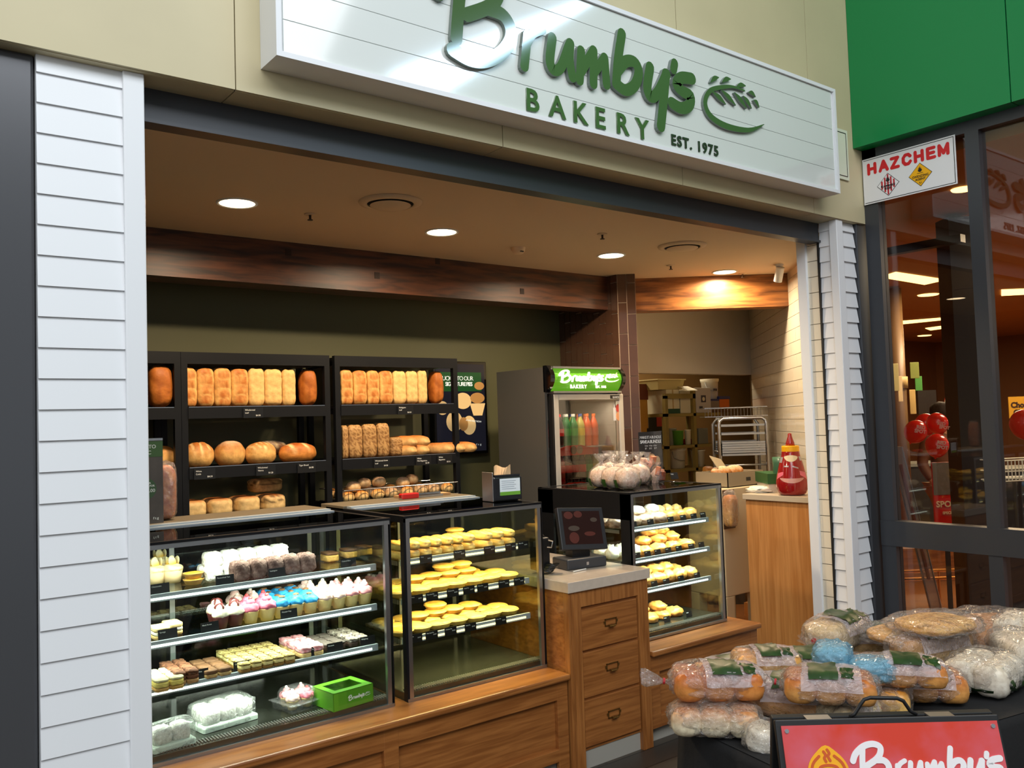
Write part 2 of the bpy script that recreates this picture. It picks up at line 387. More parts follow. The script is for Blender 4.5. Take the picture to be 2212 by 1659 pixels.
# white weatherboard pier, left
def boards(m, x0, x1, y, z0, z1, pitch, phase, axis='x', proud=.010):
    z = phase-math.ceil((phase-z0)/pitch)*pitch
    while z < z1:
        a, b = max(z, z0), min(z+pitch, z1)
        if b-a > .004:
            if axis == 'x':
                v = [(x0, y-proud, a), (x1, y-proud, a), (x1, y-.002, b), (x0, y-.002, b), (x0, y+.02, a), (x1, y+.02, a), (x1, y+.02, b), (x0, y+.02, b)]
            else:
                v = [(y-proud, x1, a), (y-proud, x0, a), (y-.002, x0, b), (y-.002, x1, b), (y+.02, x1, a), (y+.02, x0, a), (y+.02, x0, b), (y+.02, x1, b)]
            m._add(v, [(0, 1, 2, 3), (4, 7, 6, 5), (0, 4, 5, 1), (3, 2, 6, 7), (0, 3, 7, 4), (1, 5, 6, 2)], False)
        z += pitch
ph = P(87.4, 155.2, Y=2.9).z
m = MB(); boards(m, .455, .705, 2.91, 0, 2.874, .0935, ph); m.box(.455, .70, 2.93, 3.1, 0, 2.874)
struct('wall_left', m, white_paint)
struct('trim_2', MB().box(.70, .765, 2.892, 3.12, 0, 2.874), white_paint, .004)
struct('trim_3', MB().box(-1.2, .452, 2.92, 3.2, 0, 2.874), mat('graphite_panel', (88, 89, 92), .26, metal=.45), .01)
struct('wall_side', MB().box(-.35, -.3, 3.1, 5.3, 0, 2.8), green_wall)
# right pier: boards on the reveal and on the front, corner trim, track, tiled reveal
m = MB(); boards(m, 2.92, 3.0, 4.752, 0, 2.874, .0935, ph, 'y', .010); boards(m, 4.80, 4.965, 2.906, 0, 2.874, .0935, ph, 'x', .016)
m.box(4.76, 4.96, 2.925, 3.0, 0, 2.874); struct('wall_pier', m, white_paint)
struct('trim_4', MB().box(4.735, 4.803, 2.872, 2.925, 0, 2.874), white_paint, .004)
struct('trim_5', MB().box(4.735, 4.77, 3.0, 3.012, 0, 2.76), mat('track_black', (18, 18, 18), .6))
tile_m = mat('cream_tile', (232, 222, 200), .18, coat=.4); grout = mat('grout_grey', (170, 158, 134), .8)
m = MB(); z = .0; m.mi = 1; m.box(4.752, 4.80, 3.012, 3.14, 0, 2.8); m.mi = 0
while z < 2.79: m.box(4.74, 4.755, 3.012, 3.085, z+.002, min(z+.096, 2.797)); z += .098
struct('wall_reveal', m, [tile_m, grout])
struct('trim_6', MB().box(4.722, 4.80, 3.085, 3.15, 0, 2.8), white_paint, .004)
struct('trim_7', MB().box(4.97, 5.08, 2.88, 3.1, 0, 3.4), dark_metal, .004)
# tiled right wall running back at an angle
A = Vector((4.93, 3.057, 0)); B = Vector((7.09, 5.3, 0)); d = (B-A).normalized(); L = (B-A).length; ang = math.atan2(d.y, d.x)
m = MB(); m.mi = 1; m.box(0, L, -.10, -.006, 0, 2.8); m.mi = 0; z = 0; k = 0
while z < 2.79:
    x = -.15 if k % 2 else 0
    while x < L:
        m.box(max(x, 0)+.001, min(x+.298, L), -.007, 0, z+.0015, min(z+.0965, 2.799)); x += .3
    z += .098; k += 1
# local +y must look into the shop (towards -x,+y side)
o = struct('wall_right', m, [tile_m, grout]); o.location = A; o.rotation_euler = (0, 0, ang)
struct('wall_back', MB().box(-.35, 4.9, 5.3, 5.4, 0, 2.8), green_wall)
struct('wall_bulkhead', MB().box(4.9, 7.12, 5.3, 5.42, 2.11, 2.8), mat('bulkhead_paint', (222, 212, 192), .55))
# kitchen shell beyond the opening
m = MB(); m.box(4.6, 10.1, 7.5, 7.6, 0, 2.8); m.box(4.8, 4.9, 5.4, 7.5, 0, 2.8)
m.prism([(7.12, 5.34), (7.2, 5.3), (10.2, 7.5), (10.1, 7.55)], 0, 2.8)
struct('wall_kitchen', m, mat('kitchen_wall', (132, 100, 56), .6, var=.12, vscale=1.5))
# dark glazed brick pier: upright tiles
m = MB(); m.mi = 1; m.prism([(4.607, 5.3), (4.607, 4.625), (4.712, 4.538), (4.85, 4.70), (4.895, 5.3)], 0, 2.8); m.mi = 0
def brick_face(m, a, b, cols, w, h=.235):
    a, b = Vector(a), Vector(b); d = (b-a).normalized(); n = Vector((d.y, -d.x))
    for i in range(cols):
        z = -((i*.37) % 1)*h
        while z < 2.8:
            z0, z1 = max(z+.003, 0), min(z+h-.003, 2.8)
            if z1-z0 > .01:
                p = a+d*(i*w+.003); q = a+d*((i+1)*w-.003); pv = [p, q, q+n*.007, p+n*.007]
                m.prism([(v.x, v.y) for v in pv], z0, z1)
            z += h
brick_face(m, (4.607, 5.3), (4.607, 4.625), 10, .0675)
brick_face(m, (4.607, 4.625), (4.712, 4.538), 2, .068)
struct('wall_column', m, [mat('brown_glazed_tile', (84, 58, 44), .1, coat=.6, var=.12, vscale=5), mat('pale_grout', (172, 150, 128), .8)])
# old timber beams
m = MB(); m.box(-.3, 4.62, 4.725, 4.93, 2.545, 2.8); m.mi = 1
for bx, bz in ((2.02, 2.72), (2.6, 2.63), (3.05, 2.76), (3.75, 2.61)): m.box(bx, bx+.035, 4.7225, 4.73, bz, bz+.04)
struct('beam_1', m, [rough_beam, mat('beam_mortise', (38, 20, 10), .7)])
a = Vector((4.79, 4.755)); b = Vector((5.86, 3.89)); d = (b-a).normalized(); n = Vector((-d.y, d.x))
m = MB(); Lb = (b-a).length; m.box(0, Lb, 0, .15, 2.545, 2.8)
o = struct('beam_2', m, wood('old_timber_light', (96, 56, 26), (168, 108, 54), (1.0, 9, 9), .4, 3.2)); o.location = (a.x, a.y, 0); o.rotation_euler = (0, 0, math.atan2(d.y, d.x))

# ---------------------------------------------------------------- supermarket front at right (plane X = 5.06, turned to the walkway)
GX = 5.06
green_p = mat('green_panel', (10, 132, 70), .35)
m = MB()
jy = P(2178, 120, X=4.94).y
m.box(4.94, 5.1, jy+.003, 2.858, 3.336, 5.2); m.box(4.94, 5.1, -3.2, jy-.003, 3.336, 5.2)
struct('wall_green', m, green_p)
struct('trim_8', MB().box(5.0, 5.16, -3.2, 2.86, 3.34, 3.40), mat('soffit_beige', (150, 128, 96), .7))
fr = thing('shopfront_window', 'charcoal framed supermarket shopfront glazing under the green fascia', 'window', (GX, 2.86, 0))
m = MB(); m.box(-.02, .06, -.09, 0, 0, 3.34); m.box(-.02, .06, -5.9, 0, 3.27, 3.34); obj('frame', m, dark_metal, fr)
for k, yy in enumerate((-.626, -1.3, -2.05, -2.8)): obj('mullion', MB().box(-.02, .07, yy-.075, yy, 0, 3.27), dark_metal, fr)
obj('transom', MB().box(-.025, .065, -5.9, -.0, .885, 1.036), dark_metal, fr)
obj('transom', MB().box(-.02, .06, -5.9, -.0, 0, .08), dark_metal, fr)
sg = glass('shop_glass', (.86, .83, .80), 1.3, 1.5)
for (a, b) in ((-.626, -.09), (-1.3, -.70), (-2.05, -1.375), (-2.8, -2.125)):
    obj('pane', MB().box(.02, .026, a, b, 1.036, 3.27), sg, fr); obj('pane', MB().box(.02, .026, a, b, .08, .885), sg, fr)
fr['kind'] = 'structure'
# supermarket interior shell
sup_c = mat('market_ceiling', (170, 120, 66), .7)
struct('ceiling_market', MB().box(5.16, 19.5, -3, 12, 3.22, 3.3), sup_c)
struct('floor_market', MB().box(5.16, 19.5, -3, 12, .0, .012), mat('market_floor', (140, 88, 46), .25))
m = MB(); m.box(19.4, 19.5, -3, 12, 0, 3.3); m.prism([(7.3, 5.25), (7.35, 5.2), (13.5, 9.5), (13.4, 9.6)], 0, 3.22); m.prism([(5.2, 2.95), (5.25, 2.95), (7.35, 5.2), (7.3, 5.25)], 0, 3.3); m.box(13.4, 19.5, 9.5, 9.6, 0, 3.3)
struct('wall_market', m, mat('market_wall', (120, 74, 36), .7))
# ================================================================ SIGNS
sn = thing('shop_sign', 'long white boarded box sign with green Brumby\'s Bakery lettering over the opening', 'sign', (1.145, 2.86, 2.966))
sx, sy, sz = -1.145, -2.86, -2.966
sw = mat('sign_white', (224, 229, 224), .08, coat=.8)
W, Hs = 3.395, .612
m = MB(); m.box(0, W, -.125, -.001, 0, Hs); obj('box', m, white_paint, sn)
m = MB()
bh = .118; z = .018; lines = []
while z < Hs-.02:
    z1 = min(z+bh, Hs-.02); m.box(.03, W-.03, -.131, -.125, z+.0015, z1-.0015); z = z1
obj('boarded_face', m, sw, sn)
m = MB(); f = .019
m.box(0, W, -.142, -.125, 0, f); m.box(0, W, -.142, -.125, Hs-f, Hs); m.box(0, f, -.142, -.125, f, Hs-f); m.box(W-f, W, -.142, -.125, f, Hs-f)
obj('frame', m, white_paint, sn)
gsign = mat('sign_green', (56, 94, 30), .08, coat=1.0); gside = mat('sign_letter_side', (120, 132, 124), .4)
tf = lambda x, z: (x+sx, z+sz)
m = MB(); m.side = 1; logo_word(m, tf, -.150, -.132); obj('logo_lettering', m, [gsign, gside], sn)
m = MB(); m.side = 1; logo_wheat(m, tf, -.147, -.132); obj('wheat_emblem', m, [gsign, gside], sn)
tsz = .094/.70
for i, ch in enumerate('BAKERY'):
    x = 2.222+i*(2.875-2.222)/5; text('lettering', ch, .132, gsign, sn, (x+sx, -.133, 2.9975+sz), FACE, .006, .0025)
text('lettering', 'EST. 1975', .071, mat('sign_dark_green', (40, 58, 34), .2), sn, (3.112+sx, -.133, 3.007+sz), FACE, .004, .0018, 1.22)
pl = thing('notice_plate', 'small pale cream plate half hidden behind the end of the big sign', 'sign', (4.60, 2.858, 3.12))
obj('plate', MB().box(0, .265, -.01, 0, 0, .31), mat('plate_cream', (226, 230, 206), .4), pl)
m = MB(); m.box(.01, .245, -.012, -.01, .287, .291); m.box(.01, .245, -.012, -.01, .02, .024); m.box(.243, .246, -.012, -.01, .02, .29); obj('border', m, tag_black, pl)
hz = thing('hazard_sign', 'white HAZCHEM sign with red lettering and two hazard diamonds', 'sign', (GX-.028, 2.852, 2.99), rot=(0, 0, -PI/2))
# local x runs towards the walkway, local -y looks out (-X)
obj('plate', MB().box(0, .57, -.004, 0, 0, .285), mat('sign_plate', (238, 238, 238), .3), hz)
m = MB()
for a in ((.008, .562, .274, .277), (.008, .562, .008, .011)): m.box(a[0], a[1], -.0055, -.004, a[2], a[3])
m.box(.559, .562, -.0055, -.004, .008, .277); obj('border', m, tag_black, hz)
red_s = mat('sign_red', (214, 30, 36), .4)
GL = {'H': [((0, 0), (0, 1)), ((.72, 0), (.72, 1)), ((0, .5), (.72, .5))], 'A': [((0, 0), (.4, 1)), ((.4, 1), (.8, 0)), ((.18, .33), (.62, .33))], 'Z': [((0, 1), (.7, 1)), ((.7, 1), (0, 0)), ((0, 0), (.72, 0))],
 'C': [((.74, .78), (.55, 1)), ((.55, 1), (.22, 1)), ((.22, 1), (.0, .72)), ((0, .72), (0, .28)), ((0, .28), (.22, 0)), ((.22, 0), (.55, 0)), ((.55, 0), (.74, .22))], 'E': [((0, 0), (0, 1)), ((0, 1), (.66, 1)), ((0, .5), (.6, .5)), ((0, 0), (.68, 0))], 'M': [((0, 0), (0, 1)), ((0, 1), (.42, .15)), ((.42, .15), (.84, 1)), ((.84, 1), (.84, 0))]}
x_ = .040
for ch in 'HAZCHEM':
    m = MB()
    for k_, (a, b) in enumerate(GL[ch]): stroke(m, [(x_+a[0]*.058, .188+a[1]*.056), (x_+b[0]*.058, .188+b[1]*.056)], .019, -.006-k_*1e-5, -.004)
    obj('lettering', m, red_s, hz); x_ += .074 if ch != 'E' else .068
def diamond(m, cx, cz, h, y0, y1): m._add([(cx-h, y0, cz), (cx, y0, cz-h), (cx+h, y0, cz), (cx, y0, cz+h)]+[(cx-h, y1, cz), (cx, y1, cz-h), (cx+h, y1, cz), (cx, y1, cz+h)], [(0, 1, 2, 3), (4, 7, 6, 5), (0, 4, 5, 1), (1, 5, 6, 2), (2, 6, 7, 3), (3, 7, 4, 0)], False)
def flame(m, cx, cz, s, y):
    pts = [(0, -.5), (.35, -.35), (.5, 0), (.3, .2), (.32, .55), (.12, .3), (.05, .9), (-.15, .4), (-.3, .55), (-.3, .15), (-.5, 0), (-.35, -.35)]
    m._add([(cx+a*s, y, cz+b*s) for a, b in pts], [tuple(range(12))], False)
for nm, cx, cz, col in (('flammable_diamond', .16, .095, (240, 240, 240)), ('oxidizing_diamond', .36, .105, (250, 184, 10))):
    m = MB(); m.mi = 1; diamond(m, cx, cz, .071, -.005, -.004); m.mi = 0; diamond(m, cx, cz, .067, -.006, -.005); m.mi = 1
    if nm[0] == 'f':
        m.mi = 2
        for k in range(-3, 4):
            x = cx+k*.019; h = .067-abs(k*.019)-.004
            if h > .008: m.box(x-.0048, x+.0048, -.0068, -.006, cz-h, cz+h)
        m.mi = 1
    flame(m, cx, cz+.028, .026, -.0075); m.box(cx-.018, cx+.018, -.0075, -.006, cz+.008, cz+.010)
    o = obj(nm, m, [mat('dia_'+nm, col, .4), tag_black, mat('stripe_red', (190, 30, 44), .4)], hz)
text('lettering', 'FLAMMABLE', .0165, tag_black, hz, (.16, -.0078, .082), FACE, .0004, .0006, 1, 'CENTER'); text('lettering', 'SOLID', .0165, tag_black, hz, (.16, -.0078, .066), FACE, .0004, .0006, 1, 'CENTER')
text('lettering', 'OXIDIZING', .019, tag_black, hz, (.36, -.0065, .090), FACE, .0004, .0004, 1, 'CENTER'); text('lettering', 'AGENT', .019, tag_black, hz, (.36, -.0065, .072), FACE, .0004, .0004, 1, 'CENTER'); text('lettering', '5.1', .014, tag_black, hz, (.36, -.0065, .052), FACE, .0004, .0004, 1, 'CENTER')

# ================================================================ CEILING FITTINGS
lampm = mat('lamp_glow', (255, 240, 214), .5, emit=14, ecol=(255, 226, 180))
dls = [(1.48, 4.02, 'first downlight from the left, above the left glass case'), (2.67, 4.06, 'second downlight from the left, above the pie case'), (4.03, 4.09, 'third downlight, over the drinks fridge corner'), (5.27, 4.14, 'downlight beside the short timber beam')]
d0 = None
for x, y, lb in dls:
    if d0 is None:
        d0 = thing('downlight', lb, 'ceiling light', (0, 0, 0), group='round recessed downlights')
        obj('rim', MB().lathe([(.082, -.001), (.096, -.001), (.097, -.005), (.092, -.008), (.083, -.006)], n=32, cap=False), white_paint, d0)
        m = MB(); m.smooth = False; m.lathe([(.0, -.004), (.083, -.004)], n=32, cap=False); obj('lens', m, lampm, d0)
    place(d0, (x, y, 2.8), 0, 'round recessed ' + lb)
    sp = area('lamp_light', (x, y, 2.788), (0, 0, 0), .15, .15, 27, (1.0, .78, .53), 165, shape='DISK')
v0 = None
for x, y, lb in ((2.10, 3.64, 'round white ceiling diffuser near the roller door over the pie case'), (4.22, 3.64, 'round white ceiling diffuser near the roller door at the right')):
    if v0 is None:
        v0 = thing('air_diffuser', lb, 'air vent', (0, 0, 0), group='round ceiling diffusers')
        m = MB(); m.smooth = True; m.lathe([(.155, -.001), (.152, -.008), (.12, -.016), (.113, -.012)], n=36, cap=False); obj('ring', m, ceil_m, v0)
        m = MB(); m.lathe([(0, -.008), (.118, -.002)], n=36, cap=False); obj('throat', m, mat('vent_dark', (20, 17, 14), .8), v0)
        m = MB(); m.smooth = True; m.lathe([(.0, -.026), (.09, -.024), (.1, -.018)], n=36, cap=False); obj('disc', m, ceil_m, v0)
    place(v0, (x, y, 2.8), 0, lb)
s0 = None
for x, y, lb in ((1.867, 4.05, 'fire sprinkler head right of the first downlight'), (3.52, 3.64, 'fire sprinkler head left of the right diffuser'), (4.68, 4.15, 'fire sprinkler head left of the beam downlight'), (5.46, 4.12, 'fire sprinkler head right of the beam downlight')):
    if s0 is None:
        s0 = thing('sprinkler', lb, 'sprinkler', (0, 0, 0), group='ceiling sprinkler heads')
        obj('rosette', MB().lathe([(0, -.001), (.03, -.001), (.028, -.006), (.01, -.008)], n=20, cap=False), ceil_m, s0)
        m = MB(); m.cyl((0, 0, -.005), (0, 0, -.028), .006, 10); m.cyl((0, 0, -.03), (0, 0, -.033), .014, 12); m.cyl((0, 0, -.028), (0, 0, -.03), .003, 8); obj('head', m, mat('sprinkler_metal', (60, 50, 42), .4, metal=.6), s0)
    place(s0, (x, y, 2.8), 0, 'small ' + lb)
sd = thing('smoke_detector', 'small white smoke detector on the ceiling between the downlights', 'smoke detector', (3.33, 4.2, 2.8))
m = MB(); m.smooth = True; m.lathe([(0, -.04), (.03, -.038), (.042, -.02), (.046, -.0)], n=24, cap=False); obj('body', m, mat('detector_cream', (226, 200, 164), .5), sd); obj('slot', MB().box(-.012, .012, -.04, -.032, -.032, -.026), tag_black, sd)
cm = thing('spotlight', 'small white cylinder spotlight hanging from ceiling above the short beam', 'spotlight', (5.39, 3.74, 2.8))
obj('mount', MB().lathe([(0, -.012), (.03, -.012), (.03, 0)], n=16, cap=False), white_paint, cm)
m = MB(); m.cyl((0, 0, -.012), (0, 0, -.03), .008, 8); m.cyl((-.01, -.015, -.025), (.015, .03, -.12), .03, 18); obj('barrel', m, white_paint, cm)

# ================================================================ JOINERY
def counter_drawers():
    t = thing('drawer_counter', 'oak counter with three label handled drawers and a pale stone top', 'counter', (2.768, 3.19, 0))
    obj('carcass', MB().box(.012, .557, .03, .86, .09, .868), oak_h, t)
    m = MB(); m.box(.008, .09, .012, .05, 0, .868); m.box(.488, .561, .012, .05, 0, .868); m.box(.09, .488, .015, .05, .79, .868)
    for x in (.025, .05, .072, .505, .525, .545): m.box(x-.002, x+.002, .009, .012, 0, .868)
    obj('face_frame', m, oak_v, t, bevel=.002)
    obj('kick_board', MB().box(.09, .488, .035, .06, 0, .10), mat('kick_grey', (170, 166, 156), .5), t)
    obj('worktop', MB().box(0, .572, 0, .86, .870, .922), stone, t, bevel=.003)
    zs = [(.575, .775), (.345, .563), (.108, .333)]
    br = mat('aged_brass', (150, 118, 66), .35, metal=.9)
    for z0, z1 in zs:
        dr = obj('drawer', MB().box(.096, .482, .018, .045, z0, z1), oak_h, t, bevel=.003)
        cz = (z0+z1)/2+.015; cx = .29; m = MB()
        m.box(cx-.040, cx+.040, .013, .018, cz+.012, cz+.016); m.box(cx-.040, cx-.036, .013, .018, cz-.018, cz+.015); m.box(cx+.036, cx+.040, .013, .018, cz-.018, cz+.015); m.box(cx-.040, cx+.040, .013, .018, cz-.020, cz-.016)
        m.box(cx-.048, cx-.040, .014, .018, cz-.006, cz+.006); m.box(cx+.040, cx+.048, .014, .018, cz-.006, cz+.006)
        m.cyl((cx-.020, .004, cz-.020), (cx+.020, .004, cz-.020), .005, 8); m.box(cx-.018, cx+.018, .002, .018, cz-.019, cz-.014)
        obj('handle', m, br, dr)
    return t
counter_drawers()
def base_cabinet(name, label, x0, x1, y, ztop, panels, ledge_over=.02, right_over=0.):
    t = thing(name, label, 'cabinet', (x0, y, 0)); w = x1-x0
    obj('carcass', MB().box(0, w, .03, .85, .08, ztop-.03), oak_h, t)
    m = MB(); m.box(0, w, .008, .03, ztop-.12, ztop-.03); m.box(0, w, .008, .03, .08, .14)
    for a, b in panels: m.box(a, b, .0072, .03, .0 if b > w-.05 else .08, ztop-.031)
    obj('face_frame', m, oak_h, t, bevel=.003)
    obj('kick_board', MB().box(.03, w-.05, .05, .07, 0, .08), mat('kick_grey', (170, 166, 156), .5), t)
    obj('ledge', MB().box(-.0, w+right_over, -ledge_over, .92, ztop-.03, ztop), oak_h, t, bevel=.008)
    return t
base_cabinet('oak_cabinet', 'low oak base cabinet with panelled front under the two left glass cases', -.25, 2.766, 3.21, .49, [(0, .08), (1.0, 1.07), (2.01, 2.08), (2.95, 3.016)])
base_cabinet('oak_cabinet', 'low oak base cabinet under the glass case beside the drinks fridge', 3.342, 4.25, 3.21, .487, [(0, .07), (.84, .908)], .02, .012)
# tall oak servery at right, its face runs back from the pier
t = thing('servery_counter', 'tall plain oak counter with pale laminate top behind the right pier', 'counter', (4.9, 3.15, 0))
obj('carcass', MB().prism([(.01, .0), (.085, 0), (.67, .612), (.01, .612)], 0, 1.13), oak_pale, t)
obj('worktop', MB().prism([(-.01, -.003), (.085, -.003), (.69, .625), (-.01, .625)], 1.13, 1.168), mat('laminate_top', (196, 180, 156), .3), t, bevel=.003)

# ================================================================ GLASS DISPLAY CASES
def strip_mat(n, c, e): return mat('led_'+n, c, .5, emit=e)
def display_case(label, x0, x1, key, lcol, power, left_frame=True, cream_top=True):
    t = thing('display_case', label, 'display case', (x0, 3.36, .49)); w = x1-x0; D = .78; H = .815
    m = MB(); m.box(0, w, .012, D, 0, .035); obj('floor_tray', m, mat('tray_dark', (52, 54, 46), .14, metal=.5), t)
    m = MB()
    for k in range(int(w/.012)): m.box(.02+k*.012, .025+k*.012, .03, .075, .035, .039)
    o = obj('front_grille', m, mat('grille_grey', (120, 122, 116), .35, metal=.5), t)
    obj('edge_trim', MB().box(0, w, -.004, .012, 0, .014), steel_r, t); obj('edge_trim', MB().box(0, w, 0, .02, H-.028, H-.008), steel_r, t)
    m = MB(); m.box(0, w, -.003, .02, H-.010, H)                                   # black header line
    m.box(0, .02, .02, D, H-.03, H); m.box(w-.02, w, .02, D, H-.03, H); m.box(0, w, D-.03, D, H-.04, H)
    m.box(0, .025, D-.03, D, 0, H); m.box(w-.025, w, D-.03, D, 0, H); m.box(0, w, D-.02, D, 0, .05)
    m.box(-.001, .02, .0, .03, 0, H-.01) if left_frame else None
    m.box(w-.0015, w+.004, .0, .022, 0, H)
    if left_frame == 2:
        m.box(-.003, .012, 0, .07, 0, H-.01); m.box(-.003, .012, 0, D, H-.15, H-.005); m.box(-.003, .012, D-.14, D, 0, H-.01)
    obj('frame', m, black_m, t)
    for xx in (0.02, w-.02): obj('post', MB().box(xx-.010, xx+.010, -.002, .016, .012, H-.012), steel_r, t)
    obj('front_pane', MB().box(.028, w-.028, .004, .009, .014, H-.028), case_glass, t)
    obj('side_pane', MB().box(w-.008, w-.003, .02, D-.03, .03, H-.03), glass('side_glass', (.75, .78, .68), 3.2, 1.5), t)
    obj('side_pane', MB().box(.003, .008, .02, D-.03, .03, H-.03), case_glass, t)
    obj('top_pane', MB().box(.02, w-.02, .02, .50, H-.008, H-.001), glass('top_glass', (.16, .17, .15), 1.6, 1.5), t)
    if cream_top:
        obj('track_rail', MB().box(.02, w-.02, .50, .535, H-.02, H+.004).box(.02, w-.02, .54, .585, H-.02, H+.010), mat('aluminium_rail', (186, 196, 202), .3, metal=.35), t)
        obj('top_board', MB().box(.0, w-.02, .585, D+.06, H-.01, H+.012), mat('top_board_grey', (112, 100, 80), .35), t, bevel=.002)
    else:
        obj('top_board', MB().box(.02, w-.02, .50, D, H-.01, H-.001), black_gloss, t)
    dg = glass('door_glass', (.42, .42, .34), 1.5, 1.5)
    for a, b, yy in ((.03, w*.52, .735), (w*.48, w-.03, .75)):
        dd = obj('sliding_door', MB().box(a, b, yy, yy+.006, .05, H-.04), dg, t)
        obj('door_stile', MB().box(a, a+.022, yy-.004, yy+.01, .05, H-.04).box(b-.022, b, yy-.004, yy+.01, .05, H-.04), steel_r, dd)
    em = strip_mat(key, lcol, 2.4)
    for zz in (.60, .425, .25):
        s = obj('shelf', MB().box(.03, w-.03, .09, .60, zz, zz+.006), glass('shelf_glass', (.86, .93, .90), 1.2, 1.5), t)
        obj('price_rail', MB().box(.03, w-.03, .078, .092, zz-.018, zz+.010), mat('aluminium_rail', (186, 196, 202), .3, metal=.35), s)
        obj('light_strip', MB().box(.04, w-.06, .0765, .078, zz-.012, zz-.003), em, s)
        m = MB(); m.box(.03, .034, .12, .60, zz-.02, zz); m.box(w-.034, w-.03, .12, .60, zz-.02, zz); obj('bracket', m, steel_r, s)
    lin = tuple(C(*lcol)[:3])
    for zz in (H-.03, .58, .405, .23):
        area('shelf_light', (x0+w/2, 3.36+.12, .49+zz), (R(24), 0, 0), w-.1, .03, power*1.6, lin, 150)
    return t
area('kitchen_light', (7.4, 6.4, 2.78), (0, 0, 0), 1.2, .3, 26, (1.0, .86, .62))
area('kitchen_light', (5.6, 6.6, 2.78), (0, 0, 0), 1.2, .3, 14, (1.0, .86, .62))
LED_W = (236, 255, 236); LED_Y = (255, 226, 130)
display_case('left glass cake case of cupcakes, slices and lamingtons', .42, 1.893, 'white', (246, 255, 240), 3.7, True, True)
display_case('middle glass pie case full of pies and pastries', 1.962, 2.757, 'yellow', (255, 232, 160), 3.0, True, True)
display_case('right glass case of scones and danishes in front of the drinks fridge', 3.377, 4.153, 'white', (246, 255, 240), 2.1, 2, False)
# ================================================================ FOOD SHAPES
bread_m = foodmat('bread_crust', .55, .35, 45); soft_m = foodmat('soft_food', .7, .5, 60); ice_m = foodmat('icing', .5, .45, 70, .1); glossy_food = foodmat('glazed_food', .35, .3, 50, .2)
def mixc(a, b, t):
    t = max(0, min(1, t)); return tuple(a[i]*(1-t)+b[i]*t for i in range(3))
def cc(r, g, b): return C(r, g, b)[:3]
CR_D, CR_M, CR_L, CRUMB = cc(150, 82, 30), cc(206, 132, 58), cc(232, 180, 104), cc(246, 222, 168)
def dom(mb, name, m, parent=None): return obj(name, mb, m, parent, True)

def sandwich_loaf(kind, seed):
    """loaf standing on its end, four proved lobes, crust side facing the shop (-Y)"""
    mb = MB(); top = {'w': cc(188, 108, 44), 'p': cc(228, 176, 104), 'g': cc(176, 130, 76)}[kind]; side = {'w': cc(236, 184, 108), 'p': cc(240, 198, 128), 'g': cc(160, 116, 66)}[kind]
    off = .13*math.sin(seed*2.3)
    def kk0(d): return 1/((abs(d.x)**5.5+abs(d.y)**5.5+abs(d.z)**5.5)**(1/5.5))
    def disp(d): return 1+.035*abs(math.sin(PI*2*(d.z*kk0(d)+off)))**.5-.02
    def colf(d, k):
        zz = d.z*k+off; xx = d.x*k; lobes = min(1, abs(math.sin(PI*2*zz))*2.6)
        e = max(0, min(1, (1-abs(xx+.15*math.sin(seed+zz*3)))*3.2-.35)) if d.y < 0 else 0
        n = noise.noise(d*4+Vector((seed, 0, 0)))
        c = mixc(side, top, e*lobes*(.75+.5*n) if kind != 'p' else .25*e*lobes+.8*max(0, noise.noise(Vector((xx*3, zz*6, seed)))-.1))
        if lobes < .25 and d.y < 0: c = tuple(x*.86 for x in c)
        if kind == 'g': c = mixc(c, cc(110, 70, 34) if noise.noise(d*38) > .1 else cc(196, 156, 100), .6)
        return c
    mb.blob((.0465, .055, .108), (0, 0, .108), 5.5, 36, 44, disp, colf, nz=.035, ns=2.2, seed=seed)
    return mb
def loaf_thing(mb, label, group=None, m=None): return tag(dom(mb, 'bread_loaf', m or bread_m), label, 'bread', group)
def put(o, loc, rz=0., label=None, group=None, scale=None, rot=None):
    """single mesh things: first call moves it, later calls copy it"""
    if o.name not in USED:
        USED[o.name] = 1; c = o
    else: c = o.copy(); COL.objects.link(c)
    c.location = loc; c.rotation_euler = rot if rot else (0, 0, rz)
    if label: c['label'] = label
    if group: c['group'] = group
    if scale: c.scale = scale if isinstance(scale, tuple) else (scale,)*3
    return c
def oval_loaf(rx, ry, rz, colA, colB, seed=0, p=2.3, slash=0, flour=0., nu=32, nv=20, flat=.75):
    mb = MB()
    def disp(d):
        k = 1.
        if slash: k -= .05*max(0, math.sin(d.x*slash+1.2*d.y))**8*max(0, d.z)
        return k
    def colf(d, k):
        t = max(0, d.z)*1.1+.3*noise.noise(d*3+Vector((seed, 1, 0)))
        c = mixc(colA, colB, t)
        if slash: c = mixc(c, cc(246, 214, 150), 1.3*max(0, math.sin(d.x*slash+1.2*d.y))**5*max(0, d.z+.2))
        if flour: c = mixc(c, cc(240, 228, 200), flour*max(0, d.z+noise.noise(d*5)))
        return c
    return mb.blob((rx, ry, rz), (0, 0, rz*flat), p, nu, nv, disp, colf, flat=flat, nz=.05, ns=2.5, seed=seed)

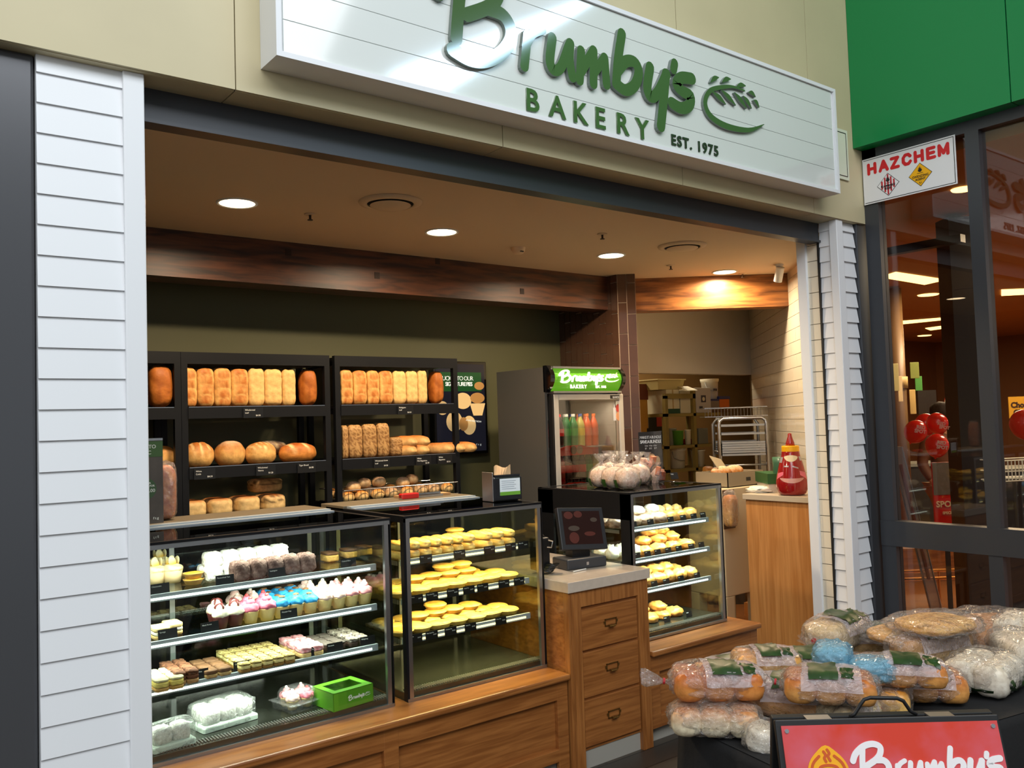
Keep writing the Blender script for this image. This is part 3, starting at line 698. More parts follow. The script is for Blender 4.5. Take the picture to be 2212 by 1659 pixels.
# ================================================================ BREAD RACKS
wire_m = mat('rack_wire', (48, 48, 50), .4, metal=.6)
def bread_rack(label, x0, x1, shelves):
    t = thing('bread_rack', label, 'rack', (x0, 4.8, 0)); w = x1-x0; D = .42; pw = .034
    for a in (0, w-pw):
        for b in (0, D-pw): obj('post', MB().box(a, a+pw, b, b+pw, 0, 2.15), black_m, t)
    m = MB(); m.box(pw, w-pw, 0, .03, 2.085, 2.15); m.box(pw, w-pw, D-.03, D, 2.10, 2.15); m.box(0, pw, pw, D-pw, 2.10, 2.14); m.box(w-pw, w, pw, D-pw, 2.10, 2.14); obj('top_frame', m, black_m, t)
    obj('top_panel', MB().box(pw, w-pw, .1, D-.03, 2.095, 2.10), steel_r, t)
    for z in shelves:
        m = MB()
        for k in range(int((w-.06)/.03)): m.cyl((pw+.01+k*.03, .02, z-.004), (pw+.01+k*.03, D-.02, z-.004), .0025, 5)
        for yy in (.12, .26, D-.03): m.cyl((pw, yy, z-.008), (w-pw, yy, z-.008), .004, 6)
        s = obj('wire_shelf', m, wire_m, t)
        s2 = obj('shelf_edge', MB().box(pw, w-pw, -.006, .012, z-.066, z-.004), black_m, s)
        obj('chrome_lip', MB().box(pw+.004, w-pw-.004, -.003, .012, z-.004, z-.0005), steel, s)
        obj('shelf_edge', MB().box(pw, w-pw, D-.02, D-.008, z-.05, z-.01), black_m, s)
    return t
bread_rack('black steel bread rack at far left, half hidden by the white pier', .52, 1.439, (1.85, 1.52, 1.14))
bread_rack('black steel bread rack in the middle, holding cob loaves on its second shelf', 1.441, 2.318, (1.85, 1.52, 1.235))
bread_rack('black steel bread rack beside the wall screen, holding grain loaves and batons', 2.352, 3.25, (1.85, 1.52, 1.25))
protos = {}
for k, (kd, sd_) in enumerate((('w', 1), ('w', 5), ('p', 2), ('p', 8), ('g', 3), ('g', 9))):
    protos[(kd, k % 2)] = loaf_thing(sandwich_loaf(kd, sd_), 'loaf', 'bread loaves')
def upright_row(edges, kinds, z, gname, where, yb=4.862, sc=1.):
    for i in range(len(edges)-1):
        a = P(edges[i], 850, Y=4.81).x; b = P(edges[i+1], 850, Y=4.81).x; kd = kinds[i]
        nm = {'w': 'browned white sandwich loaf', 'p': 'pale sandwich loaf', 'g': 'seeded grain loaf'}[kd]
        put(protos[(kd, i % 2)], ((a+b)/2, yb, z), 0, '%s stood on end, %s from the left %s' % (nm, ORD[i], where), gname, ((b-a)/.096, 1, sc*random.uniform(.98, 1.02)))
upright_row([390, 428, 465, 502, 539, 574, 612, 641], 'wwwwppp', 1.85, 'sandwich loaves on the middle rack top shelf', 'on the middle rack top shelf')
upright_row([736, 765, 795, 822, 851, 880, 905, 925], 'wwwwppp', 1.85, 'sandwich loaves on the right rack top shelf', 'on the right rack top shelf')
upright_row([737, 752, 783, 814, 841], 'gggg', 1.52, 'grain loaves on the right rack second shelf', 'on the right rack second shelf', sc=.96)
def round_end(seed):
    mb = MB(); mb.blob((.042, .058, .108), (0, 0, .108), 3.2, 24, 24, None, lambda d, k: mixc(cc(190, 112, 44), cc(160, 86, 30), .5+noise.noise(d*2.5)), nz=.05, seed=seed); return mb
re_ = loaf_thing(round_end(4), 'round', 'brown high top loaves')
put(re_, (P(666, 850, Y=4.86).x, 4.87, 1.85), 0, 'smooth brown high top loaf at the right end of the middle rack top shelf', scale=(1.15, 1, 1))
put(re_, (P(943, 850, Y=4.86).x, 4.87, 1.85), 0, 'smooth brown high top loaf at the right end of the right rack top shelf', scale=(.98, 1, 1))
put(re_, (P(345, 850, Y=4.86).x, 4.87, 1.85), 0, 'smooth brown high top loaf on the far left rack beside the pier', scale=(1.5, 1.2, 1.05))
put(protos[('g', 0)], (P(850, 970, Y=4.9).x, 4.9, 1.52), 0, 'small dark grain loaf lying at the end of the grain loaves', scale=(1, 1, .55))
# cobs on the middle rack second shelf
def cob(label, px, rx, ry, rz, **kw):
    o = loaf_thing(oval_loaf(rx, ry, rz, **kw), label, 'cob loaves on the middle rack'); o.location = (P(px, 1000, Y=4.9).x, 4.9, 1.52); return o
def cob_m(seed, scored):
    mb = MB()
    def disp(d): return 1-(.09*max(0, math.cos(d.x*13))**6*max(0, d.z+.3) if scored else 0)
    def colf(d, k):
        c = mixc(CR_L, cc(178, 104, 40), max(0, d.z*.9+.2)+.3*noise.noise(d*3+Vector((seed, 0, 0))))
        if scored: c = mixc(c, cc(245, 205, 140), 1.4*max(0, math.cos(d.x*13))**4*max(0, d.z+.3))
        else: c = mixc(c, cc(245, 225, 190), .7*max(0, d.z-.55)*2)
        return c
    return mb.blob((.088, .085, .072), (0, 0, .054), 2.2, 40, 22, disp, colf, flat=.75, nz=.05, ns=2, seed=seed)
for px, sc_, lb, s in ((426, True, 'round cob with deep scored cuts, leftmost on the middle rack', 1), (495, False, 'smooth round cob with a floury pale patch', 2)):
    o = loaf_thing(cob_m(s, sc_), lb, 'cob loaves on the middle rack'); o.location = (P(px, 1000, Y=4.92).x, 4.91, 1.52); o.scale = (.97, 1, 1.08)
o = cob('oval vienna loaf with three slanting cuts beside the smooth cob', 563, .092, .075, .07, colA=CR_L, colB=cc(190, 120, 56), seed=3, slash=22); o.rotation_euler = (0, 0, .3)
o = cob('long crackled tiger loaf at the end of the second shelf', 640, .115, .07, .062, colA=CR_M, colB=cc(176, 92, 34), seed=4, slash=9); o.location.y = 4.88
o = cob('darker floury loaf lying behind the tiger loaf', 608, .10, .05, .05, colA=cc(120, 70, 36), colB=cc(160, 104, 60), seed=5, slash=14, flour=.5); o.location.y = 5.06; o.location.z = 1.56
o = cob('half hidden cob loaf beside the poster on the far left rack', 355, .085, .075, .07, colA=CR_L, colB=CR_M, seed=8); o.location.y = 4.98
# tin loaves lying on the middle rack low shelf
def tin_loaf(seed, seeds=False):
    mb = MB()
    def colf(d, k):
        c = mixc(cc(232, 196, 132), cc(160, 88, 34), (d.z-.45)*2.6+.2*noise.noise(d*4+Vector((seed, 0, 0))))
        if seeds and d.z > .1: c = mixc(c, cc(90, 64, 40), .8 if noise.noise(d*30) > .05 else .1)
        return c
    return mb.blob((.066, .12, .05), (0, 0, .05), 5, 28, 18, lambda d: 1+.04*max(0, d.z)*abs(math.cos(d.y*5)), colf, nz=.03, seed=seed)
tl = loaf_thing(tin_loaf(1), 'x', 'tin loaves on the middle rack low shelf'); ts = loaf_thing(tin_loaf(2, True), 'x', 'tin loaves on the middle rack low shelf')
for i, (px, o) in enumerate(((420, tl), (478, tl), (537, tl), (595, ts))):
    put(o, (P(px, 1090, Y=4.83).x, 4.92, 1.235), random.uniform(-.04, .04), 'tin loaf lying end on, %s from the left on the middle rack low shelf%s' % (ORD[i], ', seeded' if i == 3 else ''))
put(ts, (P(560, 1070, Y=5.0).x+.05, 5.04, 1.34), PI/2+.1, 'seeded tin loaf lying across the top of the row of tin loaves', scale=(.9, .8, .8))
tw = loaf_thing(oval_loaf(.07, .1, .05, cc(200, 140, 80), cc(120, 60, 26), 6, 2.4, 26), 'dark crusted plaited loaf behind the first tin loaf', 'bread'); tw.location = (1.56, 5.11, 1.235)
# batons on the right rack
bt = loaf_thing(oval_loaf(.036, .13, .034, cc(238, 190, 120), cc(196, 112, 40), 2, 2.4, 0), 'x', 'baton rolls on the right rack second shelf')
k = 0
for px, z, n, lb in ((856, 1.52, 2, 'in the lower bundle beside the grain loaves'), (858, 1.575, 2, 'in the bundle resting on top of the others'), (936, 1.52, 3, 'in the loose row at the rack end')):
    for i in range(n):
        put(bt, (P(px, 980, Y=4.9).x+i*.085+.03, 4.90-.015*i, z+.0), .45, 'golden baton roll, %s %s' % (ORD[i], lb), scale=(1.12, .95, 1.2))
# basket of round rolls
bk = thing('wire_basket', 'long chrome wire basket of round rolls on the right rack', 'basket', (2.39, 4.79, 1.252))
m = MB()
for yy, z in ((0, .075), (0, .0), (.34, .075), (.34, 0)): m.cyl((0, yy, z), (.83, yy, z), .0035 if z else .0025, 6)
for k in range(30): m.cyl((k*.0286, 0, 0), (k*.0286, 0, .075), .0016, 5); m.cyl((k*.0286, 0, 0), (k*.0286, .34, 0), .0016, 5)
for x in (0, .83):
    for z in (0, .075): m.cyl((x, 0, z), (x, .34, z), .003, 6)
obj('basket_wires', m, steel, bk)
roll_l = loaf_thing(oval_loaf(.042, .042, .034, cc(240, 200, 130), cc(214, 136, 60), 3, 2.1, nu=20, nv=12), 'x'); roll_d = loaf_thing(oval_loaf(.045, .045, .036, cc(230, 190, 130), cc(150, 84, 34), 7, 2.1, nu=20, nv=12, flour=.3), 'x')
rows = [('front', 4.838, 1.256, 8), ('middle', 4.93, 1.262, 8), ('back', 5.03, 1.268, 7)]
for nm, y, z, n in rows:
    for i in range(n):
        put(random.choice((roll_l, roll_d)), (2.44+i*.103+random.uniform(-.01, .01), y+random.uniform(-.008, .008), z+random.uniform(0, .008)), random.uniform(0, 6), 'round bread roll, %s from the left in the %s row of the wire basket' % (ORD[i], nm), 'round rolls in the wire basket')
for x, y, z, lb in ((2.61, 4.95, 1.325, 'floury round roll perched on the pile, the left of a pair'), (2.70, 4.92, 1.33, 'browned round roll perched on the pile, the right of a pair'), (2.98, 4.98, 1.325, 'greyish round roll on top of the pile, right of the middle'), (2.50, 4.88, 1.312, 'small round roll wedged under the perched pair'), (2.86, 4.89, 1.316, 'flat round roll lying on top of the front row')):
    put(roll_d, (x, y, z), 0, lb, 'round rolls in the wire basket')

# ================================================================ TICKETS
def ticket(loc, w, h, lines, label, group, rz=0., lean=-.25, price='', ts=None):
    t = thing('price_ticket', label, 'price ticket', loc, rz, group)
    M_ = Matrix.Rotation(lean, 4, 'X')
    mb = MB().box(-w/2, w/2, -.001, .001, 0, h).xf(M_); obj('card', mb, tag_black, t)
    s = ts or h*.21; n = len(lines)
    for i, ln in enumerate(lines+([price] if price else [])):
        is_p = price and i == n
        me = text_mesh(ln, s, .0003, tag_white)
        o = bpy.data.objects.new('lettering', me); COL.objects.link(o); o.parent = t
        p = M_ @ Vector(((-w/2+w*.08) if not is_p else w*.12, -.0016, h*.70-i*s*1.25)); o.location = p; o.rotation_euler = (PI/2+lean, 0, 0)
    return t
for px, z, ln, pr, lb in ((547, 1.79, ['Wholemeal', 'Loaf'], '$4.00', 'below the middle rack top shelf'), (876, 1.79, ['Multigrain', 'Loaf'], '$4.50', 'below the right rack top shelf'),
    (440, 1.46, ['White', 'Cobb'], '$4.50', 'below the scored cob'), (572, 1.46, ['Wholemeal', 'Vienna'], '$4.20', 'below the oval vienna loaf'), (660, 1.46, ['Tiger Bread'], '$4.90', 'below the tiger loaf'),
    (822, 1.46, ['Wholemeal Grain', 'Loaf'], '$4.50', 'below the grain loaves'), (912, 1.46, ['White', 'Mini Baguettes'], '$1.50', 'below the baton bundles'), (958, 1.46, ['White', 'Baguettes'], '$3.50', 'at the right end below the baton row')):
    ticket((P(px, 900, Y=4.79).x, 4.788, z-.008), .115, .058, ln, 'black shelf ticket with chalk white writing ' + lb, 'shelf tickets on the bread racks', lean=0, price=pr, ts=.0125)

# ================================================================ WALL SCREEN
tv = thing('wall_screen', 'portrait advertising screen with pies hanging on the green wall beside the rack', 'screen', (3.33, 5.26, 1.49))
obj('bezel', MB().box(0, .47, -.03, .035, 0, .68), black_gloss, tv, bevel=.004)
scr = mat('screen_dark', (16, 17, 24), .2, emit=.12, ecol=(70, 70, 90)); m = MB(); m.box(.02, .45, -.032, -.03, .02, .66); obj('display', m, scr, tv)
obj('green_banner', MB().box(.02, .42, -.0335, -.032, .46, .60), mat('screen_green', (16, 66, 30), .3, emit=.25, ecol=(22, 90, 40)), tv)
lcd_w = mat('screen_white', (220, 230, 230), .3, emit=.5)
text('lettering', 'TUCK INTO OUR', .045, lcd_w, tv, (.20, -.034, .54), FACE, .0004, 0, .8, 'CENTER'); text('lettering', 'SIGNATURE PIES', .04, lcd_w, tv, (.22, -.034, .50), FACE, .0004, .001, .8, 'CENTER')
pie_pic = mat('screen_pie', (216, 186, 128), .4, emit=.38, ecol=(206, 178, 128)); pic2 = mat('screen_pie_dark', (176, 132, 74), .4, emit=.25, ecol=(170, 124, 70))
m = MB()
for cx, cz, rx, rz in ((.25, .39, .075, .06), (.17, .24, .07, .075), (.30, .21, .06, .07), (.07, .34, .05, .05)): m._add([(cx+rx*math.cos(a*PI/12), -.0338, cz+rz*math.sin(a*PI/12)) for a in range(24)], [tuple(range(24))], False)
m.mi = 1
for cx, cz, rx, rz in ((.38, .41, .065, .04), (.40, .50, .045, .03), (.25, .22, .04, .05)): m._add([(cx+rx*math.cos(a*PI/12), -.0342, cz+rz*math.sin(a*PI/12)) for a in range(24)], [tuple(range(24))], False)
m.mi = 0; m._add([(.31, -.0345, .37), (.34, -.0345, .28), (.42, -.0345, .28), (.45, -.0345, .37)], [(0, 1, 2, 3)], False)
obj('pie_pictures', m, [pie_pic, pic2], tv)
text('lettering', 'AVAILABLE NOW', .018, lcd_w, tv, (.34, -.034, .235), (PI/2, .12, 0), .0003, 0, 1, 'CENTER'); text('lettering', 'f  t  g', .02, lcd_w, tv, (.36, -.034, .06), FACE, .0003)
text('lettering', 'Brumby\'s', .03, lcd_w, tv, (.22, -.034, .06), FACE, .0003, .001)

# ================================================================ DRINKS FRIDGE
fg = thing('drinks_fridge', 'tall grey glass door drinks fridge with glowing green header', 'fridge', (3.622, 4.3, 0))
FW, FD, FH = .685, .56, 2.075
g_side = mat('fridge_side', (84, 82, 78), .4, metal=.2)
m = MB(); m.box(0, .02, .04, FD, 0, FH-.01); m.box(FW-.02, FW, .04, FD, 0, FH-.01); m.box(.02, FW-.02, FD-.02, FD, 0, FH-.01); m.box(.02, FW-.02, .04, FD-.02, FH-.18, FH-.01); m.box(.02, FW-.02, .04, FD-.02, 0, .12)
obj('cabinet_shell', m, g_side, fg)
obj('liner', MB().box(.021, .03, .06, FD-.03, .12, 1.89).box(FW-.03, FW-.021, .06, FD-.03, .12, 1.89).box(.03, FW-.03, FD-.035, FD-.022, .12, 1.89), mat('fridge_liner', (180, 176, 166), .4), fg)
def arc_box(m, x0, x1, z0, z1, bul, y=.03, n=8):
    pts = [(y-bul*math.sin(PI*(i/n)*.9+.05), z0+(z1-z0)*i/n) for i in range(n+1)]
    rings = [[Vector((x0, a, b)), Vector((x1, a, b))] for a, b in pts]
    v = [p for q in rings for p in q]+[Vector((x0, .05, z0)), Vector((x1, .05, z0)), Vector((x0, .05, z1)), Vector((x1, .05, z1))]
    f = [(2*i, 2*i+1, 2*i+3, 2*i+2) for i in range(n)]; k = 2*(n+1)
    f += [tuple([2*i for i in range(n+1)]+[k+2, k]), tuple([2*i+1 for i in range(n+1)]+[k+3, k+1]), (0, k, k+1, 1), (2*n, 2*n+1, k+3, k+2)]
    m._add(v, f, False)
hd = MB(); arc_box(hd, .035, FW-.03, 1.905, 2.055, .045)
def hm():
    m = bpy.data.materials.new('header_glow'); m.use_nodes = True; nt = m.node_tree; b = nt.nodes['Principled BSDF']; b.inputs['Base Color'].default_value = C(70, 130, 30)
    b.inputs['Emission Color'].default_value = C(104, 176, 30); b.inputs['Emission Strength'].default_value = .62; b.inputs['Roughness'].default_value = .3; return m
obj('header_lightbox', hd, hm(), fg)
m = MB(); arc_box(m, 0, .035, 1.9, 2.075, .06); obj('header_cap', m, black_gloss, fg); m = MB(); arc_box(m, FW-.03, FW, 1.9, 2.07, .06); obj('header_cap', m, black_gloss, fg)
obj('header_trim', MB().box(.035, FW-.03, -.012, .05, 2.055, 2.068).box(.035, FW-.03, -.01, .05, 1.893, 1.905), steel_r, fg)
glow = mat('header_letter', (255, 255, 230), .5, emit=1.6)
tfh = lambda x, z: ((x-1.8)*.265+.085, (z-3.1)*.205+1.955)
m = MB(); logo_word(m, tfh, -.022, -.012, 1.0); obj('logo_lettering', m, glow, fg)
m = MB(); logo_wheat(m, tfh, -.022, -.012); obj('wheat_emblem', m, glow, fg)
text('lettering', 'BAKERY', .034, glow, fg, (.17, -.021, 1.923), FACE, .001, .001, 1.3); text('lettering', 'EST. 1975', .022, glow, fg, (.40, -.021, 1.925), FACE, .001, .0008, 1.1)
dr = obj('door_frame', MB().box(.045, .085, 0, .04, .1, 1.885).box(FW-.045, FW-.005, 0, .04, .1, 1.885).box(.085, FW-.045, 0, .04, 1.845, 1.885).box(.085, FW-.045, 0, .04, .1, .16), mat('door_silver', (206, 200, 188), .35, metal=.4), fg, bevel=.004)
obj('door_pane', MB().box(.085, FW-.045, .012, .018, .16, 1.845), glass('fridge_glass', (.80, .76, .70), 2.2, 1.5), dr)
obj('gasket', MB().box(.03, .045, .005, .05, .1, 1.89), tag_black, dr)
obj('maker_badge', MB().box(FW-.13, FW-.045, -.003, 0, 1.852, 1.876), tag_black, dr)
text('lettering', 'QUARTZ', .016, tag_white, fg, (FW-.112, -.0035, 1.857), FACE, .0004, .0004)
redm = mat('shelf_red', (196, 52, 40), .4)
for z in (1.53, 1.28, .95, .6):
    s = obj('fridge_shelf', MB().box(.04, FW-.04, .09, FD-.04, z-.008, z), mat('shelf_white', (190, 186, 178), .4), fg)
    m = MB(); pts = [(.09, z-.055), (.50, z-.055), (.50, z-.01), (.42, z-.005), (.34, z+.012), (.22, z+.012), (.16, z-.005), (.09, z-.01)]
    m._add([(x, .08, zz) for x, zz in pts]+[(x, .088, zz) for x, zz in pts], [tuple(range(8)), tuple(reversed(range(8, 16)))]+[(i, 8+i, 8+(i+1) % 8, (i+1) % 8) for i in range(8)], False)
    obj('red_shelf_strip', m, redm, s)
    m = MB(); m.cyl((.27, .0795, z-.02), (.27, .078, z-.02), .028, 20); m.mi = 1; m.cyl((.325, .0795, z-.02), (.325, .078, z-.02), .028, 20); obj('round_logo', m, [mat('badge_dark', (70, 34, 28), .4), mat('badge_grey', (150, 116, 100), .4)], s)
area('fridge_light', (3.622+.34, 4.3+.10, 1.84), (0, 0, 0), .5, .04, 2, (1.0, .92, .80))
st = thing('door_sticker', 'bottle shaped and round stickers on the fridge door glass', 'sticker', (4.21, 4.31, 1.70))
obj('bottle_sticker', MB().box(0, .025, -.001, .0, 0, .09).box(.007, .018, -.001, 0, .09, .115), mat('sticker_white', (226, 220, 214), .5), st)
m = MB(); m.cyl((.055, 0, .085), (.055, -.001, .085), .03, 20); obj('round_sticker', m, mat('sticker_red', (206, 70, 56), .5), st); m = MB(); m.cyl((.055, 0, .03), (.055, -.0012, .03), .032, 20); obj('round_sticker', m, mat('sticker_peach', (230, 160, 110), .5), st)
def bottle(name, col, lab, cap, label):
    t = thing('drink_bottle', label, 'bottle'); m = MB(); m.smooth = True
    m.lathe([(0, 0), (.027, 0), (.031, .012), (.031, .07), (.028, .09), (.031, .11), (.031, .145), (.022, .175), (.012, .198), (.012, .208)], n=16); obj('body', m, mat('bottle_'+name, col, .12, coat=.4), t)
    m = MB(); m.smooth = True; m.lathe([(.0318, .075), (.0318, .125)], n=16, cap=False); obj('wrapper', m, mat('wrap_'+name, lab, .4), t)
    m = MB(); m.lathe([(0, .206), (.014, .206), (.014, .224), (0, .224)], n=12); obj('cap', m, mat('cap_'+name, cap, .4), t); return t
KB = {'cola': ((36, 14, 10), (200, 24, 28), (200, 20, 20)), 'green': ((40, 120, 60), (60, 160, 70), (230, 230, 220)), 'yellow': ((190, 180, 90), (230, 200, 60), (60, 90, 160)), 'orange': ((220, 96, 50), (226, 110, 80), (230, 120, 60)), 'red': ((150, 24, 24), (210, 40, 40), (220, 220, 220))}
bp_ = {k: bottle(k, v[0], v[1], v[2], k+' drink bottle') for k, v in KB.items()}
rows = [(1.53, ['red', 'cola', 'green', 'green', 'yellow', 'orange', 'orange'], 'upper'), (1.28, ['green', 'red', 'cola', 'cola', 'cola', 'green', 'yellow'], 'middle'), (.95, ['cola', 'cola', 'yellow', 'green', 'cola', 'red', 'cola'], 'lower')]
for z, ks, nm in rows:
    for r_, yy in enumerate((.16, .25)):
        for i, kx in enumerate(ks):
            place(bp_[kx], (3.622+.155+i*.064, 4.3+yy, z+.0005), 0, '%s drink bottle, %s from the left in the %s row on the %s fridge shelf' % (kx, ORD[i], 'front' if r_ == 0 else 'second', nm), 'bottles in the drinks fridge')

# ================================================================ CASE CONTENTS
ZA, ZB, ZC, ZF = 1.0965, .9215, .7465, .526
# cupcakes
cake_m = mat('cupcake_case', (240, 208, 140), .6, bump=.2, bscale=90); choc_m = mat('cupcake_choc', (92, 34, 34), .6)
def cupcake(kind, icol, tcol, base_m, label):
    t = thing('cupcake', label, 'cupcake'); m = MB(); m.smooth = True
    rings = []
    for r0, z in ((.021, 0), (.031, .042), (.033, .046), (.0, .047)):
        rings.append([Vector(((r0+(.0012 if j % 2 else 0))*math.cos(2*PI*j/28), (r0+(.0012 if j % 2 else 0))*math.sin(2*PI*j/28), z)) for j in range(28)])
    m.rings(rings, True); obj('cake_case', m, base_m, t)
    m = MB(); ic = cc(*icol)
    m.blob((.034, .034, .026), (0, 0, .052), 2.0, 22, 12, lambda d: 1+.05*math.sin(math.atan2(d.y, d.x)*5+d.z*6), lambda d, k: mixc(ic, tuple(min(1, x*1.3+.05) for x in ic), .5+.8*noise.noise(d*5)), flat=.3, nz=.16, ns=5, seed=len(kind))
    if kind != 'blue': m.blob((.018, .018, .016), (0, 0, .076), 2, 14, 8, None, lambda d, k: ic, nz=.2, ns=4)
    dom(m, 'icing', ice_m, t)
    m = MB(); c2 = cc(*tcol)
    if kind == 'choc':
        for a in (0, 1, 2): m.blob((.016, .004, .009), (.012*math.cos(a*2.1), .012*math.sin(a*2.1), .086), 2, 10, 6, None, lambda d, k: c2, Matrix.Rotation(a*2.1, 4, 'Z') @ Matrix.Rotation(.6, 4, 'Y'))
    elif kind == 'blue': m.blob((.015, .011, .005), (.003, 0, .079), 2, 12, 6, None, lambda d, k: c2)
    else: m.blob((.008, .008, .008), (0, 0, .092), 2, 10, 6, None, lambda d, k: c2)
    dom(m, 'topping', ice_m, t); return t
CK = {'choc': ((246, 226, 196), (86, 30, 30)), 'pink': ((206, 100, 124), (210, 60, 60)), 'blue': ((24, 140, 200), (120, 84, 50)), 'peach': ((240, 196, 186), (250, 240, 226)), 'rose': ((232, 150, 156), (250, 236, 224))}
cup = {k: cupcake(k, v[0], v[1], choc_m if k == 'choc' else cake_m, k+' cupcake') for k, v in CK.items()}
LK = {'choc': 'cream cupcake with chocolate curls in a dark case', 'pink': 'deep pink iced cupcake', 'blue': 'bright blue iced cupcake', 'peach': 'pale peach iced cupcake', 'rose': 'pink iced cupcake with a white marshmallow'}
x = P(462, 1350, Z=ZB).x; cols = ['choc', 'choc', 'pink', 'pink', 'blue', 'blue', 'blue', 'peach', 'peach', 'rose', 'rose']
x1_ = 1.835; dx = (x1_-x)/(len(cols)-1); cnt = {}
for r_, (yy, nm) in enumerate(((3.50, 'front'), (3.575, 'second'), (3.65, 'third'), (3.725, 'back'))):
    for i, kx in enumerate(cols):
        kk = kx
        if r_ > 1 and kx == 'choc': continue
        if r_ >= 2 and kx == 'pink': kk = 'peach'
        if r_ == 3 and i > 7: continue
        cnt[(kk, nm)] = cnt.get((kk, nm), 0)+1
        place(cup[kk], (x+i*dx+(.012 if r_ % 2 else 0)+random.uniform(-.004, .004), yy+random.uniform(-.004, .004), ZB+.0005), random.uniform(0, 6), '%s, %s of its colour in the %s row' % (LK[kk], ORD[cnt[(kk, nm)]-1], nm), 'iced cupcakes in the cake case', random.uniform(1.0, 1.12))
# slices
def slab(name, label, cat, loc, w, d, h, layers, group=None, rz=0., n=(1, 1), topn=.0):
    """cake slice with layered colours; layers = [(height share, rgb)]"""
    t = thing(name, label, cat, loc, rz, group); z = 0
    for i, ly in enumerate(layers):
        s, col = ly[:2]; c2_ = cc(*ly[2]) if len(ly) > 2 else tuple(x*.7 for x in cc(*col))
        m = MB(); hh = h*s; last = i == len(layers)-1
        m.blob((w/2, d/2, hh/2*(1.1 if last else 1.02)), (0, 0, z+hh/2), 9, 20, 10, None, lambda dd, k, c=col, c2_=c2_: mixc(cc(*c), c2_, .45+noise.noise(dd*5)*2.2), nz=topn if last else .02, ns=6)
        dom(m, 'topping' if last else ('base' if i == 0 else 'filling'), soft_m, t); z += hh
    return t
lam_d = None
lx0 = P(487, 1235, Z=ZA).x
lams = []
for r_, (yy, zz, n, x0_) in enumerate(((3.51, 0, 5, 1.275), (3.58, 0, 6, 1.19), (3.65, 0, 6, 1.19), (3.62, .052, 5, 1.20))):
    for i in range(n):
        dark = r_ == 0 or (r_ == 1 and i > 3)
        lams.append((x0_+i*.072, yy+(.0), ZA+zz+.001, dark, r_, i))
def lam(dark):
    m = MB(); c1, c2 = (cc(150, 122, 112), cc(96, 66, 60)) if dark else (cc(250, 248, 240), cc(225, 222, 212))
    m.blob((.0365, .036, .031), (0, 0, .031), 5, 20, 14, None, lambda d, k: mixc(c1, c2, .5+1.2*noise.noise(d*9)), nz=.16, ns=6); o = dom(m, 'lamington', foodmat('coconut', .85, .9, 120)); return tag(o, 'x', 'cake')
lamd, laml = lam(True), lam(False); RN = ['front row', 'second row', 'back row', 'upper layer']
for (a, b, c_, dk, r_, i) in lams: put(lamd if dk else laml, (a, b, c_), random.uniform(-.08, .08), '%s lamington, %s from the left in the %s of the stack' % ('brown' if dk else 'white coconut', ORD[i], RN[r_]), 'lamingtons on the top shelf of the cake case', (1.0, 1, 1.28 if r_ == 0 else 1))
# passionfruit cheesecakes and little tarts at the left of the top shelf
def dessert_cup(label, loc):
    t = thing('dessert_cup', label, 'dessert', loc, 0, 'cream desserts in paper cups'); m = MB(); m.smooth = True
    m.lathe([(0, 0), (.032, 0), (.042, .05), (.0, .052)], n=20); obj('paper_cup', m, mat('paper_cup', (224, 196, 150), .7), t)
    m = MB(); m.blob((.042, .042, .022), (0, 0, .055), 2.2, 18, 10, None, lambda d, k: mixc(cc(250, 226, 150), cc(252, 246, 214), .5+noise.noise(d*4)), flat=.3, nz=.1); dom(m, 'cream', ice_m, t)
    m = MB()
    for a in range(4): m.blob((.004, .016, .022), (.020*math.cos(a*1.5), .020*math.sin(a*1.5), .085), 2, 12, 8, None, lambda d, k: mixc(cc(240, 190, 60), cc(250, 240, 190), .5+d.z), Matrix.Rotation(a*1.5+.3, 4, 'Z') @ Matrix.Rotation(.4, 4, 'X'))
    dom(m, 'fruit_slices', glossy_food, t); return t
for px, py, lb in ((335, 1262, 'yellow fruit topped dessert cup, nearest the white pier'), (372, 1258, 'yellow fruit topped dessert cup beside the small tarts'), (345, 1240, 'yellow fruit topped dessert cup in the back row')):
    p = P(px, py, Z=ZA); dessert_cup(lb, (p.x, p.y, ZA+.001))
def tart(col, crust):
    t = thing('tart', 'x', 'tart'); m = MB(); m.smooth = True; rings = []
    for r0, z in ((.028, 0), (.038, .018), (.040, .021), (.036, .020), (.034, .016), (0, .016)):
        rings.append([Vector(((r0*(1+.025*(j % 2)))*math.cos(2*PI*j/32), (r0*(1+.025*(j % 2)))*math.sin(2*PI*j/32), z)) for j in range(32)])
    m.col = cc(*crust); m.rings(rings, True); dom(m, 'pastry_shell', bread_m, t)
    m = MB(); m.blob((.035, .035, .007), (0, 0, .018), 2.2, 20, 8, None, lambda d, k: mixc(cc(*col), tuple(x*.6 for x in cc(*col)), .3+noise.noise(d*9)*1.5)); dom(m, 'filling', glossy_food, t); return t
tq = tart((226, 180, 60), (214, 168, 96))
for i, (px, py, dz, lb) in enumerate(((418, 1262, 0, 'lower yellow passionfruit tart of the left pair'), (418, 1262, .025, 'upper yellow passionfruit tart of the left pair'), (405, 1250, 0, 'yellow passionfruit tart behind the left pair'), (470, 1252, 0, 'yellow tart beside the lamingtons'), (478, 1243, .02, 'yellow tart leaning on the tart beside the lamingtons'))):
    p = P(px, py, Z=ZA); place(tq, (p.x, p.y, ZA+.001+dz), 0, lb, 'small tarts on the top shelf')
for i, (px, py) in enumerate(((712, 1212), (752, 1204), (785, 1198))):
    p = P(px, py, Z=ZA); slab('slice', 'custard slice with a brown top, %s from the left at the right end of the top shelf' % ORD[i], 'slice', (p.x, p.y, ZA+.001), .062, .09, .042, [(.75, (222, 178, 96)), (.25, (120, 84, 52))], 'custard slices at the end of the top shelf')
